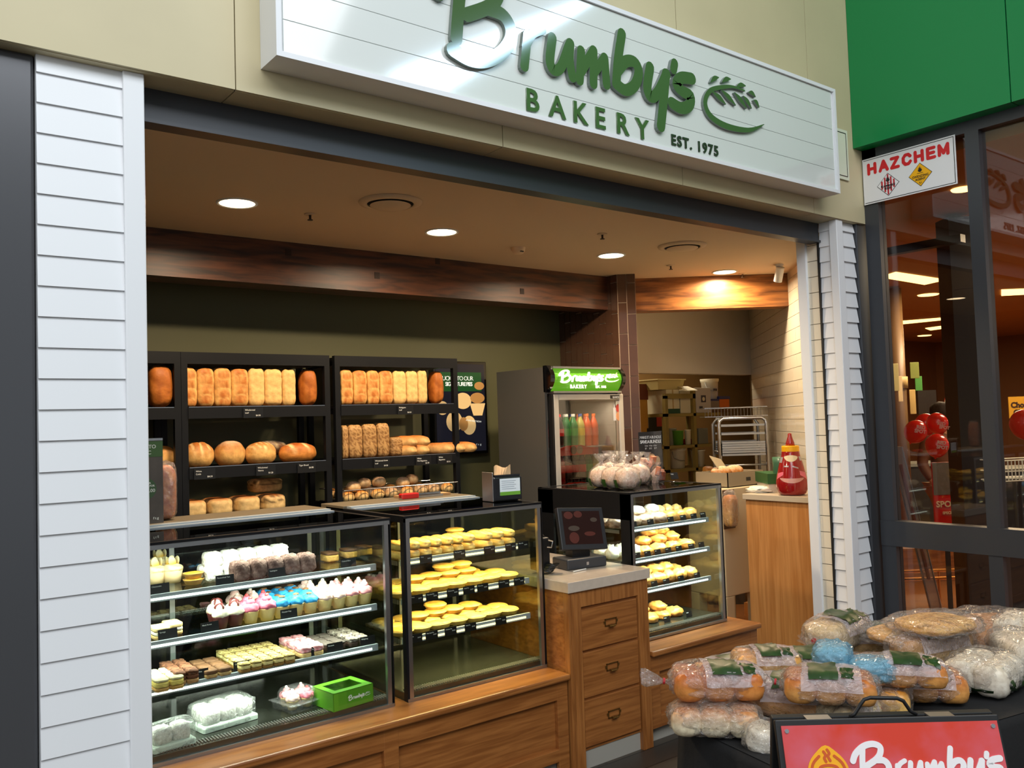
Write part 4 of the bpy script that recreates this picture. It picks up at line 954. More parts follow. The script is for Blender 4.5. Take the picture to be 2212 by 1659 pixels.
# shelf B left: cream finger bun + flat box
for i, (px, py, lb) in enumerate(((345, 1378, 'cream filled sponge at the left end of the second shelf'), (372, 1368, 'cream filled sponge beside the dark cake box'))):
    p = P(px, py, Z=ZB); slab('sponge_slice', lb, 'cake', (p.x, p.y, ZB+.001), .06, .10, .045, [(.35, (226, 190, 120)), (.3, (250, 244, 220)), (.35, (240, 214, 150))], 'cream sponges on the second shelf')
# shelf C
def grid(name, cat, px, py, Z, nx, ny, w, d, h, layers, desc, group, dx=.0, topn=.05, rz=0):
    p = P(px, py, Z=Z); src = None
    for j in range(ny):
        for i in range(nx):
            lb = '%s, %s from the left in the %s row from the glass' % (desc, ORD[i], ORD[j]) if ny > 1 else '%s, %s from the left' % (desc, ORD[i])
            loc = (p.x+i*(w+.004)+j*dx, p.y+j*(d+.004), Z+.001)
            if src is None: src = slab(name, lb, cat, loc, w, d, h, layers, group, rz, topn=topn)
            else: dup(src, loc, rz, lb)
    return src
grid('custard_slice', 'slice', 345, 1490, ZC, 2, 2, .05, .09, .045, [(.3, (214, 166, 90)), (.5, (250, 226, 120)), (.2, (250, 240, 190))], 'pale yellow custard slice, third shelf', 'custard slices on the third shelf')
grid('chocolate_slice', 'slice', 385, 1478, ZC, 2, 3, .044, .07, .05, [(.35, (196, 150, 100)), (.3, (120, 72, 46)), (.35, (140, 92, 64), (70, 40, 28))], 'crumbly chocolate caramel slice', 'chocolate caramel slices on the third shelf', topn=.2)
grid('caramel_slice', 'slice', 452, 1462, ZC, 2, 3, .05, .07, .03, [(.5, (206, 168, 108)), (.5, (120, 84, 56))], 'flat smooth caramel slice', 'flat caramel slices on the third shelf', topn=.01)
grid('vanilla_slice', 'slice', 525, 1450, ZC, 5, 4, .043, .072, .036, [(.35, (150, 110, 50)), (.4, (244, 224, 150)), (.25, (236, 216, 140), (120, 88, 44))], 'marbled vanilla slice', 'marbled vanilla slices on the third shelf', topn=.16)
grid('iced_finger', 'cake', 655, 1418, ZC, 2, 3, .05, .08, .045, [(.45, (232, 196, 130)), (.55, (248, 206, 206), (226, 130, 140))], 'pink iced coconut finger', 'pink iced fingers on the third shelf', topn=.18)
grid('brownie', 'cake', 706, 1405, ZC, 2, 3, .048, .07, .032, [(.8, (70, 50, 40)), (.2, (110, 100, 92))], 'flat dark brownie', 'dark brownies on the third shelf', topn=.02)
grid('coconut_rough', 'cake', 757, 1395, ZC, 2, 3, .045, .075, .038, [(.6, (70, 52, 40)), (.4, (200, 190, 174), (70, 56, 46))], 'dark slice with a white coconut top', 'coconut topped slices at the right end of the third shelf', topn=.2)
# tray floor: wrapped lamington packs, clamshell, green box
film = glass('cling_film', (1, 1, 1), 2.5, 1.4, .08, .16, (240, 246, 240), 1.0, 28)
def wrapped_tray(label, loc, rz, nx, ny, sc=1.):
    t = thing('wrapped_cake_tray', label, 'cake tray', loc, rz, 'film wrapped lamington trays'); w = nx*.072+.02; d = ny*.07+.02
    obj('foam_tray', MB().rbox(-w/2, w/2, -d/2, d/2, 0, .022, .006), mat('foam_tray', (206, 220, 206), .6), t)
    m = MB()
    for i in range(nx):
        for j in range(ny): m.blob((.034, .033, .034), ((i-(nx-1)/2)*.07, (j-(ny-1)/2)*.068, .05), 5, 16, 10, None, lambda d, k: mixc(cc(250, 250, 244), cc(216, 214, 206), .5+noise.noise(d*6)), nz=.1, ns=6, seed=i)
    dom(m, 'lamingtons', foodmat('coconut', .85, .9, 120), t)
    m = MB(); m.blob((w/2+.004, d/2+.004, .06), (0, 0, .036), 6, 30, 16, None, None, flat=.55, nz=.07, ns=4); obj('cling_film', m, film, t); return t
p = P(480, 1560, Z=ZF); wrapped_tray('large film wrapped tray of white lamingtons in the cake case floor', (p.x, p.y, ZF+.001), .15, 3, 2)
p = P(372, 1615, Z=ZF); wrapped_tray('film wrapped tray of lamingtons nearest the pier in the case floor', (p.x, p.y+.02, ZF+.001), .1, 2, 1)
p = P(648, 1530, Z=ZF); t = thing('clamshell_box', 'clear plastic clamshell of four cupcakes beside the green box', 'cake box', (p.x, p.y+.03, ZF+.001), .2)
m = MB(); m.smooth = True; m.rbox(-.075, .075, -.075, .075, 0, .03, .004); m.rbox(-.085, .085, -.085, .085, .03, .034, .001); m.rbox(-.066, .066, -.066, .066, .034, .085, .02); obj('plastic_shell', m, glass('clamshell', (.97, .97, .97), 3, 1.4, .04, .05, (255, 255, 255), .6, 30), t)
for i, (a, b, k2) in enumerate(((-.033, -.03, 'peach'), (.033, -.03, 'pink'), (-.033, .033, 'rose'), (.033, .033, 'rose'))):
    place(cup[k2], (p.x+a, p.y+.03+b, ZF+.004), 0, '%s inside the clear clamshell, %s' % (LK[k2], ('front left', 'front right', 'back left', 'back right')[i]), 'cupcakes in the clamshell', .85)
p = P(745, 1520, Z=ZF); t = thing('cake_box', 'bright green windowed cake box with white logo in the case floor', 'cake box', (p.x, p.y+.02, ZF+.001), .12)
gb = mat('box_green', (84, 146, 34), .4); m = MB(); m.box(-.1, .1, -.085, -.083, 0, .075); m.box(-.1, .1, .083, .085, 0, .075); m.box(-.1, -.098, -.085, .085, 0, .075); m.box(.098, .1, -.085, .085, 0, .075); m.box(-.1, .1, -.085, .085, 0, .002)
m.box(-.1, .1, -.085, -.05, .073, .075); m.box(-.1, .1, .05, .085, .073, .075); m.box(-.1, -.07, -.05, .05, .073, .075); m.box(.07, .1, -.05, .05, .073, .075); obj('carton', m, gb, t)
obj('window_film', MB().box(-.07, .07, -.05, .05, .0725, .0735), plain_glass, t); obj('inner_card', MB().box(-.095, .095, -.08, .08, .003, .006), mat('card_white', (230, 230, 220), .6), t)
kb = .055; tfb = lambda x, z: ((x-2.3)*kb-.0, (z-3.1)*kb+.028); m = MB(); logo_word(m, tfb, -.0858, -.085); logo_wheat(m, tfb, -.0858, -.085); obj('logo_lettering', m, tag_white, t)
# tickets in the cake case
TG = 'black price tickets in the cake case'
names = {'A': [(346, 'Cheesecake'), (487, 'Passionfruit Tart'), (600, 'Lamington'), (755, 'Custard Slice')], 'B': [(362, 'Sponge'), (453, 'Black Forest'), (624, 'Monster Cup'), ], 'C': [(428, 'Caramel Slice'), (522, 'Caramel'), (675, 'Lemon Tart'), (722, 'Brownie'), (793, 'Hedgehog'), (330, 'Vanilla')]}
SH = {'A': (ZA, 'top'), 'B': (ZB, 'second'), 'C': (ZC, 'third')}
for key, lst in names.items():
    lst = sorted(lst)
    for i, (px, nm) in enumerate(lst):
        x = P(px, 1300, Y=3.452).x; ticket((x, 3.452, SH[key][0]+.0005), .072, .040, [nm], 'black price ticket, %s from the left on the %s shelf of the cake case' % (ORD[i], SH[key][1]), TG, random.uniform(-.08, .08), -.12, '', .0075)
# pies
def pie(rx, ry, label, seed, wavy=.0, topc=(222, 168, 72)):
    t = thing('pie', label, 'pie'); m = MB(); m.smooth = True
    rings = [[Vector((a*rx*math.cos(2*PI*j/28), a*ry*math.sin(2*PI*j/28), z)) for j in range(28)] for a, z in ((.80, 0), (.93, .015), (1.04, .018), (1.02, .022), (0, .022))]
    m.col = cc(240, 206, 120); m.rings(rings, True); dom(m, 'pastry_case', bread_m, t)
    m = MB(); m.blob((rx*.96, ry*.96, .012), (0, 0, .021), 2.4, 26, 10, None, lambda d, k: mixc(cc(244, 204, 112), cc(*topc), .5+noise.noise(d*3+Vector((seed, 0, 0)))*1.3), nz=.05, ns=4); dom(m, 'lid', glossy_food, t); return t
pr = [pie(.055, .055, 'round pie', 1), pie(.055, .055, 'round pie', 5, topc=(240, 196, 90)), pie(.062, .042, 'oval pie', 3, topc=(206, 140, 56))]
def pie_rows(Z, shelf, rows, x0=2.03, step=.103):
    for r_, (y, n, dz, xo) in enumerate(rows):
        for i in range(n):
            rn = ('front row', 'middle row', 'back row', 'upper layer', 'very top')[r_]
            place(pr[(i*7+r_*3) % 3 if r_ == 0 else (i+r_) % 2], (x0+xo+i*step, y+random.uniform(-.006, .006), Z+.001+dz), random.uniform(-.3, .3), 'golden pie, %s from the left in the %s on the %s shelf of the pie case' % (ORD[i], rn, shelf), 'golden pies in the pie case')
pie_rows(ZB, 'middle', [(3.52, 7, 0, 0), (3.63, 7, 0, .01), (3.74, 6, 0, .03), (3.64, 4, .031, .14), (3.66, 2, .062, .33)])
pie_rows(ZC, 'lower', [(3.52, 7, 0, 0), (3.63, 7, 0, .01), (3.74, 6, 0, .03), (3.63, 4, .031, .15), (3.64, 1, .062, .26)])
def srow(label): 
    t = tag(dom(oval_loaf(.028, .085, .022, cc(240, 204, 120), cc(222, 160, 70), 4, 3.2, 18), 'sausage_roll', glossy_food), label, 'pastry'); return t
sr = srow('x')
for r_ in range(2):
    for i in range(7): put(sr, (2.03+i*.062, 3.545+r_*.0, ZA+.001+r_*.038), random.uniform(-.06, .06), 'sausage roll, %s from the left in the %s layer on the pie case top shelf' % (ORD[i], ('bottom', 'upper')[r_]), 'sausage rolls on the pie case top shelf')
for i in range(3):
    for r_ in range(2): put(sr, (2.50+i*.07, 3.54, ZA+.001+r_*.038), PI/2*.0+.1, 'sausage roll, %s from the left in the %s layer beside the stacked quiches' % (ORD[i], ('bottom', 'upper')[r_]), 'sausage rolls beside the quiches')
for i in range(3): place(pr[i % 2], (2.46+.0*i, 3.70, ZA+.001+i*.028), 0, 'small quiche, %s from the bottom in the stack on the pie case top shelf' % ORD[i], 'stacked quiches', .85)
for i in range(3): place(pr[i % 2], (2.56+i*.09, 3.72, ZA+.001), 0, 'small quiche, %s to the right of the quiche stack' % ORD[i], 'quiches behind the sausage rolls', .85)
PN = ['Pasty', 'Plain Beef Pie', 'Chicken Pie', 'Steak Pie', 'Mince Pie', 'Cheese Pie', 'Pepper Pie']
for Z, sh, pxs in ((ZA, 'top', (921, 994, 1059, 1105, 1132)), (ZB, 'middle', (899, 932, 977, 1012, 1042, 1088, 1121)), (ZC, 'lower', (895, 929, 970, 1013, 1079))):
    for i, px in enumerate(pxs):
        ticket((P(px, 1250, Y=3.434).x, 3.432, Z-.024), .066, .038, [PN[i]], 'black price ticket, %s from the left on the %s shelf rail of the pie case' % (ORD[i], sh), 'price tickets on the pie case rails', 0, -.05, '$4.50', .0072)
# case 3 goods
def lumpy(name, cat, r, ca, cb, nz, seed, p=2.2, m=None, flat=.7): 
    mb = MB(); mb.blob(r, (0, 0, r[2]*flat), p, 22, 12, None, lambda d, k: mixc(cc(*ca), cc(*cb), .5+d.z*.5+noise.noise(d*4+Vector((seed, 0, 0)))), flat=flat, nz=nz, ns=3.5, seed=seed); return tag(dom(mb, name, m or glossy_food), 'x', cat)
scone = lumpy('scone', 'scone', (.045, .045, .035), (232, 190, 120), (206, 140, 66), .12, 1); creambun = lumpy('cream_bun', 'bun', (.048, .048, .03), (240, 220, 180), (254, 252, 246), .1, 2, m=ice_m)
scroll = lumpy('iced_scroll', 'pastry', (.06, .055, .032), (120, 74, 44), (214, 186, 160), .26, 3); danish = lumpy('danish_pastry', 'pastry', (.058, .05, .03), (190, 108, 36), (240, 186, 92), .3, 4)
crois = lumpy('cheese_roll', 'bread roll', (.045, .065, .035), (190, 116, 44), (238, 190, 100), .22, 5); muffin = lumpy('muffin', 'muffin', (.04, .04, .045), (160, 96, 50), (240, 206, 130), .15, 6); choux = lumpy('paper_wrapped_muffin', 'muffin', (.04, .04, .035), (236, 230, 190), (252, 250, 236), .3, 7)
def scatter(Z, shelf, spec):
    for o, kind, y, xs, dz in spec:
        for i, x in enumerate(xs):
            put(o, (x, y+random.uniform(-.008, .008), Z+.001+dz), random.uniform(0, 6), '%s, %s from the left, %s on the %s shelf of the right case' % (kind, ORD[i], 'near the glass' if y < 3.56 else ('in the middle' if y < 3.66 else 'at the back'), shelf) + (' upper layer' if dz else ''), '%ss on the %s shelf of the right case' % (kind, shelf), random.uniform(.92, 1.06))
def xs(a, b, n): return [a+(b-a)*i/(n-1) for i in range(n)]
scatter(ZA, 'top', [(scroll, 'iced scroll', 3.53, xs(3.45, 3.78, 4), 0), (scroll, 'iced scroll', 3.64, xs(3.45, 3.80, 4), 0), (creambun, 'cream topped bun', 3.63, xs(3.56, 3.84, 3), .045), (scone, 'scone', 3.54, xs(3.88, 4.06, 3), 0), (muffin, 'muffin', 3.66, xs(3.92, 4.08, 3), 0), (scone, 'scone', 3.78, xs(3.46, 3.9, 5), 0), (crois, 'pale scone roll', 3.86, xs(3.44, 3.62, 2), .0)])
scatter(ZB, 'middle', [(choux, 'paper wrapped muffin', 3.56, xs(3.43, 3.6, 3), 0), (choux, 'paper wrapped muffin', 3.66, xs(3.43, 3.6, 3), 0), (danish, 'danish pastry', 3.54, xs(3.66, 4.02, 4), 0), (danish, 'danish pastry', 3.66, xs(3.64, 4.06, 5), 0), (danish, 'danish pastry', 3.60, xs(3.72, 3.96, 3), .045), (danish, 'apple danish', 3.63, xs(3.80, 3.9, 2), .09)])
scatter(ZC, 'lower', [(crois, 'cheese roll', 3.54, xs(3.50, 4.04, 7), 0), (crois, 'cheese roll', 3.66, xs(3.48, 4.04, 7), 0), (danish, 'savoury twist', 3.60, xs(3.6, 3.9, 4), .045)])
scatter(ZF, 'floor', [(danish, 'large golden danish', 3.56, xs(3.60, 3.92, 4), 0), (danish, 'large golden danish', 3.68, xs(3.58, 3.9, 4), 0), (danish, 'large golden danish', 3.60, xs(3.68, 3.82, 2), .045), (crois, 'cream filled roll', 3.74, xs(3.5, 3.62, 2), .06)])
for Z, sh, pxs in ((ZA, 'top', (1372, 1409, 1453, 1480, 1503, 1523)), (ZB, 'middle', (1377, 1400, 1422, 1445, 1468, 1495, 1517)), (ZC, 'lower', (1412, 1438, 1470, 1505)), (ZF, 'floor', (1442, 1490))):
    for i, px in enumerate(pxs):
        ticket((P(px, 1200, Y=3.448).x, 3.448 if sh != 'floor' else 3.47, Z+.001), .05, .034, [('Scone', 'Scroll', 'Bun', 'Danish', 'Muffin', 'Finger Bun', 'Roll')[i]], 'black price ticket, %s from the left on the %s of the right case' % (ORD[i], sh if sh == 'floor' else sh+' shelf'), 'price tickets in the right case', 0, -.2, '', .0075)
def D(px, py, dep):
    """point on the sight line of a photo pixel at a given distance along the view axis"""
    d = _rt*((px-W_PX/2)/F_PX)+_up*(-(py-H_PX/2)/F_PX)+_fw
    return Vector((0, 0, CAMH))+d*dep
# ================================================================ ON THE COUNTERS
p = P(1262, 1215, Z=.922); ps = thing('till_terminal', 'black touchscreen till terminal on the stone counter top', 'till', (3.12, 3.50, .923), -.16)
m = MB(); m.prism([(-.12, .08), (.13, .08), (.13, -.075), (-.12, -.075)], 0, .055); obj('base', m, mat('till_grey', (52, 54, 58), .4), ps, bevel=.008)
obj('neck', MB().prism([(-.05, .05), (.06, .05), (.06, -.02), (-.05, -.02)], .055, .12), mat('till_dark', (26, 26, 28), .4), ps)
Ms = Matrix.Translation((0.0, -.035, .205)) @ Matrix.Rotation(-.30, 4, 'X') @ Matrix.Rotation(.07, 4, 'Y')
sc_ = obj('screen_bezel', MB().cbox((0, 0, 0), (.285, .03, .225)).xf(Ms), mat('till_bezel', (40, 40, 43), .35), ps, bevel=.004)
m = MB(); m.cbox((0, -.0155, .004), (.235, .001, .178)).xf(Ms); m.mi = 1
def disc(m, cx, cz, rx, rz, y, Mx, n=20): m._add([Mx @ Vector((cx+rx*math.cos(2*PI*i/n), y, cz+rz*math.sin(2*PI*i/n))) for i in range(n)], [tuple(range(n))], False)
disc(m, -.06, -.05, .03, .03, -.0165, Ms); disc(m, -.08, .07, .028, .02, -.0165, Ms); disc(m, -.02, .075, .026, .018, -.0165, Ms); disc(m, .04, -.03, .035, .012, -.0165, Ms); m.mi = 2
disc(m, -.055, .0, .035, .014, -.0165, Ms); disc(m, .075, .045, .022, .012, -.0165, Ms)
obj('display', m, [mat('till_screen', (30, 22, 22), .12, emit=.1, ecol=(90, 50, 40)), mat('till_red', (74, 34, 28), .3, emit=.08, ecol=(140, 60, 40)), mat('till_text', (66, 54, 46), .3, emit=.05, ecol=(140, 120, 100))], sc_)
m = MB(); m.box(.0, .014, -.0765, -.075, .018, .034); obj('maker_mark', m, mat('badge_silver', (190, 190, 190), .3, metal=.8), ps)
cb = thing('cable_coil', 'tangle of black cables with a silver plug beside the till', 'cable', (2.86, 3.46, .923))
m = MB(); m.smooth = True
for s in range(4):
    pts = [(.045*math.cos(a*.5+s)*(1-.02*a)+.01*s, .04*math.sin(a*.5+s), .012+.018*abs(math.sin(a*.35+s))+.006*s) for a in range(22)]; m.tube(pts, .004, 6)
m.tube([(-.03, .04, .01), (-.03, .05, .12), (.02, .05, .20), (.06, .05, .16)], .004, 6); obj('cables', m, mat('cable_black', (14, 14, 15), .35), cb)
obj('card_reader', MB().cbox((-.005, .045, .10), (.07, .09, .17)), mat('reader_black', (18, 18, 20), .3), cb, bevel=.01)
m = MB(); m.tube([(-.01, -.02, .14), (.02, -.02, .135), (.03, -.02, .165), (.0, -.02, .175)], .004, 6); obj('silver_clip', m, steel, cb)
pen = thing('pen', 'white pen lying in front of the till', 'pen', (3.03, 3.395, .927), .15); m = MB(); m.cyl((-.05, 0, 0), (.05, 0, 0), .004, 8); obj('barrel', m, mat('pen_white', (220, 220, 215), .4), pen)
# napkin dispenser on the pie case
p = P(1075, 1083, Z=1.306); nd = thing('napkin_dispenser', 'black and chrome napkin dispenser with a green edged card on the pie case', 'napkin dispenser', (2.70, 3.60, 1.306), -.12)
m = MB(); m.box(-.085, .085, -.055, .055, 0, .125); obj('body', m, mat('dispenser_black', (24, 24, 26), .25, coat=.3), nd, bevel=.008)
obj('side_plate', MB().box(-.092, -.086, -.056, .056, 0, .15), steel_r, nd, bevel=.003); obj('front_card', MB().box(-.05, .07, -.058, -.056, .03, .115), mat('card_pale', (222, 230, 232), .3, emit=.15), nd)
obj('card_green_band', MB().box(-.05, .07, -.0595, -.058, .03, .048), mat('band_green', (120, 180, 60), .4), nd)
m = MB()
for i in range(5): m.box(-.04, .045-.01*(i % 2), -.0593, -.058, .062+i*.01, .064+i*.01)
obj('card_writing', m, mat('card_grey', (150, 160, 170), .5), nd)
m = MB(); m.box(-.075, .075, -.05, .05, .125, .135); obj('lid', m, black_gloss, nd)
m = MB(); n_ = 8; pts = [(-.05+.1*i/n_, .012*math.sin(i*.8)) for i in range(n_+1)]
for i in range(n_): m.quad((pts[i][0], .0, .13), (pts[i+1][0], .0, .13), (pts[i+1][0]+.012, .02+pts[i+1][1], .175+.008*math.sin(i+1)), (pts[i][0]+.012, .02+pts[i][1], .175+.008*math.sin(i)))
obj('napkin', m, mat('napkin_brown', (214, 176, 130), .8), nd)
tg = thing('serving_tongs', 'steel serving tongs with a red handle on the pie case top', 'tongs', (2.46, 4.02, 1.318), .05)
m = MB(); m.box(-.12, .14, -.012, -.006, .0, .012); m.box(-.12, .14, .012, .018, .012, .024); m.box(-.13, -.12, -.012, .018, 0, .022); obj('arms', m, steel, tg)
m = MB(); m.box(-.13, -.02, -.016, .022, .0, .03); obj('grip', m, mat('tongs_red', (190, 26, 24), .4), tg, bevel=.006)
bgp = thing('paper_bags', 'small stack of brown paper bags behind the tongs', 'paper bag', (2.53, 4.10, 1.318), -.1); obj('bags', MB().box(-.16, .14, -.05, .05, 0, .012), mat('kraft', (170, 130, 84), .8), bgp)
# poster card and bagged fruit loaf on the cake case
pc = thing('counter_poster', 'tall dark poster card with a green top band, cut off by the white pier', 'poster', (P(352, 1060, Y=3.9).x-.106, 3.90, 1.323), 0)
obj('card', MB().box(-.19, .106, -.004, .004, 0, .36), mat('poster_brown', (84, 76, 68), .4, var=.25, vscale=9), pc)
obj('green_band', MB().box(-.19, .106, -.0055, -.004, .285, .352), mat('poster_green', (70, 100, 52), .4), pc)
obj('top_lip', MB().box(-.19, .106, -.006, .006, .355, .365), steel_r, pc)
m = MB(); disc(m, .035, .15, .043, .045, -.0055, Matrix.Identity(4), 28); obj('price_disc', m, mat('poster_disc', (66, 92, 58), .4), pc)
for tx, s, x, z in (('PIMENTO', .022, .078, .322), ('CLASSIC', .022, .058, .297), ('ADD A', .012, .055, .17), ('DRINK FOR', .011, .07, .158), ('$2.00', .02, .072, .135), ('f t g', .014, .085, .018)):
    text('lettering', tx, s, mat('poster_white', (220, 222, 210), .5), pc, (x, -.0062, z), FACE, .0003, .0004, 1, 'RIGHT')
film2 = glass('clear_bag', (.99, .99, .99), 3.6, 1.4, .09, .075, (245, 240, 235), 1.0, 46)
film_b = glass('blue_bag', (.62, .86, .95), 3.0, 1.4, .10, .38, (130, 190, 220), 1.0, 30)
fl = thing('bagged_loaf', 'reddish raisin loaf in a clear bag standing beside the poster card', 'bread', (P(357, 1100, Y=4.07).x, 4.07, 1.323))
m = MB(); m.blob((.042, .05, .12), (0, 0, .12), 4, 20, 18, None, lambda d, k: mixc(cc(150, 70, 40), cc(196, 120, 60), .5+noise.noise(d*9)), nz=.05); dom(m, 'loaf', bread_m, fl)
m = MB(); m.blob((.046, .055, .13), (0, 0, .128), 4, 24, 20, None, None, nz=.09, ns=5); obj('bag', m, film2, fl)

# ================================================================ ON TOP OF THE RIGHT CASE
leaf_g = mat('bag_print_green', (34, 62, 20), .35, var=.3, vscale=20)
print_w = glass('bag_white_print', (1, 1, 1), 3, 1.4, .12, .34, (236, 222, 224), .8, 40)
def bagged(label, loc, rz, kind, size, print_=True, film_=None, group='bagged breads on the black table', tilt=(0, 0), knot=True, seed=0, cat='bread', cols=None, base_print=False):
    """bread in a clear bag: bread pieces, the bag, its printed patches, its twisted end"""
    L, Wd, Hh = size
    t = thing('bagged_bread', label, cat, loc, 0, group, rot=(tilt[0], tilt[1], rz)); m = MB(); rnd = random.Random(seed)
    ca, cb = cols or (CR_L, cc(196, 118, 54))
    if kind == 'rolls':
        nx = max(2, round(L/.085)); ny = 2
        for i in range(nx):
            for j in range(ny):
                o_ = Vector((seed+i*3.1, j*2.7, 0))
                m.blob((L/nx*.55, Wd/ny*.55, Hh*.47), ((i-(nx-1)/2)*L/nx, (j-(ny-1)/2)*Wd/ny, Hh*.46), 3.0, 20, 14, None, lambda d, k, o_=o_: mixc(ca, cb, .15+.85*d.z+.35*noise.noise(d*3+o_)), nz=.05, ns=3, seed=i)
    elif kind == 'loaf':
        m.blob((L/2*.97, Wd/2*.95, Hh*.47), (0, 0, Hh*.47), 4.5, 30, 16, lambda d: 1+.04*abs(math.cos(d.x*6))*max(0, d.z), lambda d, k: mixc(ca, cb, .2+.9*d.z+.3*noise.noise(d*3)), nz=.03)
    elif kind == 'flat':
        m.blob((L/2*.96, Wd/2*.96, Hh*.46), (0, 0, Hh*.46), 2.6, 34, 14, None, lambda d, k: mixc(mixc(ca, cb, .3+.6*noise.noise(d*6)), cc(110, 70, 30), .7 if noise.noise(d*26) > .38 else 0), nz=.05)
    dom(m, 'bread', glossy_food if kind != 'flat' else bread_m, t)
    bm_ = MB(); nu, nv = 64, 34
    def crk(d):
        a = noise.noise(d*9+Vector((seed, 5, 1))); b = noise.noise(Vector((d.x*22, d.y*5, d.z*5+seed)))
        return 1+.035*(1-abs(a)*3)+.035*b
    bm_.blob((L/2*1.09, Wd/2*1.12, Hh*.56), (0, 0, Hh*.53), 3.0, nu, nv, crk, None, flat=.95, nz=.10, ns=4.2, seed=seed+2)
    if base_print:
        m3 = MB(); m3.blob((L/2*1.11, Wd/2*1.14, Hh*.57), (0, 0, Hh*.53), 3.0, 44, 24, crk, None, flat=.93, nz=.10, ns=4.2, seed=seed+2)
        keep = [i for i, f in enumerate(m3.f) if max(m3.v[q].z for q in f) < Hh*(.42+.16*math.sin(m3.v[f[0]].x*60))]
        m3.f = [m3.f[i] for i in keep]; m3.m = [m3.m[i] for i in keep]; m3.sm = [True]*len(keep); obj('printed_base', m3, leaf_g, t)
    if knot:
        m2 = MB(); m2.smooth = True; x0 = -L/2*1.02; rings = []
        for r_, dx, dz in ((.018, 0, 0), (.009, .02, .004), (.007, .028, .006), (.02, .05, .012), (.034, .085, .02), (.03, .10, .024)):
            rings.append([Vector((x0-dx, r_*(1+.35*math.sin(5*a+seed))*math.cos(a), Hh*.45+dz+r_*.75*(1+.3*math.cos(3*a))*math.sin(a))) for a in [2*PI*j/16 for j in range(16)]])
        m2.rings(rings, False); obj('twisted_end', m2, film_ or film2, t)
        m2 = MB(); m2.cyl((x0-.024, 0, Hh*.45+.005), (x0-.03, 0, Hh*.45+.006), .010, 10); obj('tie', m2, mat('tie_red', (180, 30, 36), .5), t)
    obj('bag', bm_, film_ or film2, t)
    if print_:
        sx = rnd.uniform(-.1, .15)*L; sets = (((sx-.22*L, sx+.10*L), (-.50*Wd, .22*Wd)), ((sx+.13*L, sx+.28*L), (-.46*Wd, -.06*Wd)))
        sets += (((sx-.30*L, sx+.36*L), (-.56*Wd, .34*Wd)),)
        for si, ((xa, xb), (ya, yb)) in enumerate(sets):
            pm = MB(); idx = {}
            def h(x, y):
                # height of the bag top above the base at (x, y)
                u = abs(x/(L/2*1.09)); v = abs(y/(Wd/2*1.12)); q = max(0, 1-u**3.0-v**3.0)**(1/3.0)
                d = Vector((x/(L/2*1.09), y/(Wd/2*1.12), q)); dn = d.normalized(); k = crk(dn)+.10*noise.noise(dn*4.2+Vector(((seed+2)*3.7, seed+2, 0)))
                return (x*k, y*k, Hh*.53+Hh*.56*q*k+(.006 if si < 2 else .003))
            n_ = 8; g = [[h(xa+(xb-xa)*i/n_, ya+(yb-ya)*j/n_) for j in range(n_+1)] for i in range(n_+1)]
            pm.smooth = True; pm._add([q for r_ in g for q in r_], [(i*(n_+1)+j, (i+1)*(n_+1)+j, (i+1)*(n_+1)+j+1, i*(n_+1)+j+1) for i in range(n_) for j in range(n_)])
            obj('printed_patch' if si < 2 else 'white_print', pm, leaf_g if si < 2 else print_w, t)
    return t
GB = 'white buns bagged in a row on the right case'
for i, (px, py, rz) in enumerate(((1300, 1052, 1.3), (1328, 1054, 1.5), (1356, 1056, 1.35), (1318, 1040, 1.2), (1345, 1042, 1.5), (1380, 1046, 1.7))):
    p = P(px, py, Z=1.305); up = thing('bagged_bun', 'white bun in a knotted clear bag, %s from left in %s row on right case' % (ORD[i % 3], ('front', 'back')[i//3]), 'bun', (p.x, p.y, 1.306), rz, GB)
    m = MB(); m.blob((.062, .062, .052), (0, 0, .05), 2.2, 22, 14, None, lambda d, k: mixc(cc(236, 214, 190), cc(240, 190, 160), .4+noise.noise(d*2)), nz=.06, seed=i); dom(m, 'bun', soft_m, up)
    m = MB(); m.smooth = True; rings = []
    for r_, z in ((.0, .0), (.058, .004), (.07, .04), (.062, .085), (.03, .11), (.010, .122), (.012, .128), (.028, .145), (.04, .165)):
        rings.append([Vector((r_*(1+.10*math.sin(6*a+i+z*50))*math.cos(a), r_*(1+.12*math.cos(5*a+z*40))*math.sin(a), z)) for a in [2*PI*j/22 for j in range(22)]])
    m.rings(rings, False); obj('bag', m, film2, up)
    m = MB(); m.smooth = True
    for a0 in (-2.2, -.6, 1.3):
        rr = [[Vector((.0715*k_*math.cos(a0+da), .0715*k_*math.sin(a0+da), z)) for da in (-.42, -.25, 0, .25, .42)] for z, k_ in ((.008, .86), (.03, .99), (.045, 1.01))]
        m.rings(rr, False, False)
    obj('printed_leaves', m, leaf_g, up); up.scale = (1.12, 1.12, 1.2)
cp = thing('bundle_sign', 'dark upright card reading MAKE IT A BUNDLE SAVE A BUNDLE on the right case', 'sign', (3.995, 3.86, 1.306), -.12)
obj('card', MB().box(-.01, .175, -.003, .003, 0, .315), mat('bundle_card', (52, 46, 42), .3), cp); obj('acrylic_stand', MB().box(-.013, .178, -.006, -.004, 0, .318).box(-.02, .185, -.05, .05, 0, .004), plain_glass, cp)
text('lettering', 'MAKE IT A BUNDLE', .025, tag_white, cp, (.083, -.0065, .272), FACE, .0003, 0, .78, 'CENTER'); text('lettering', 'SAVE A BUNDLE', .028, tag_white, cp, (.083, -.0065, .243), FACE, .0003, .0008, .82, 'CENTER')
text('lettering', '2 for  4 for  6 for', .014, tag_white, cp, (.083, -.0065, .222), FACE, .0003, 0, 1, 'CENTER'); text('lettering', '$7     $12     $17', .014, tag_white, cp, (.083, -.0065, .205), FACE, .0003, 0, 1, 'CENTER')
m = MB()
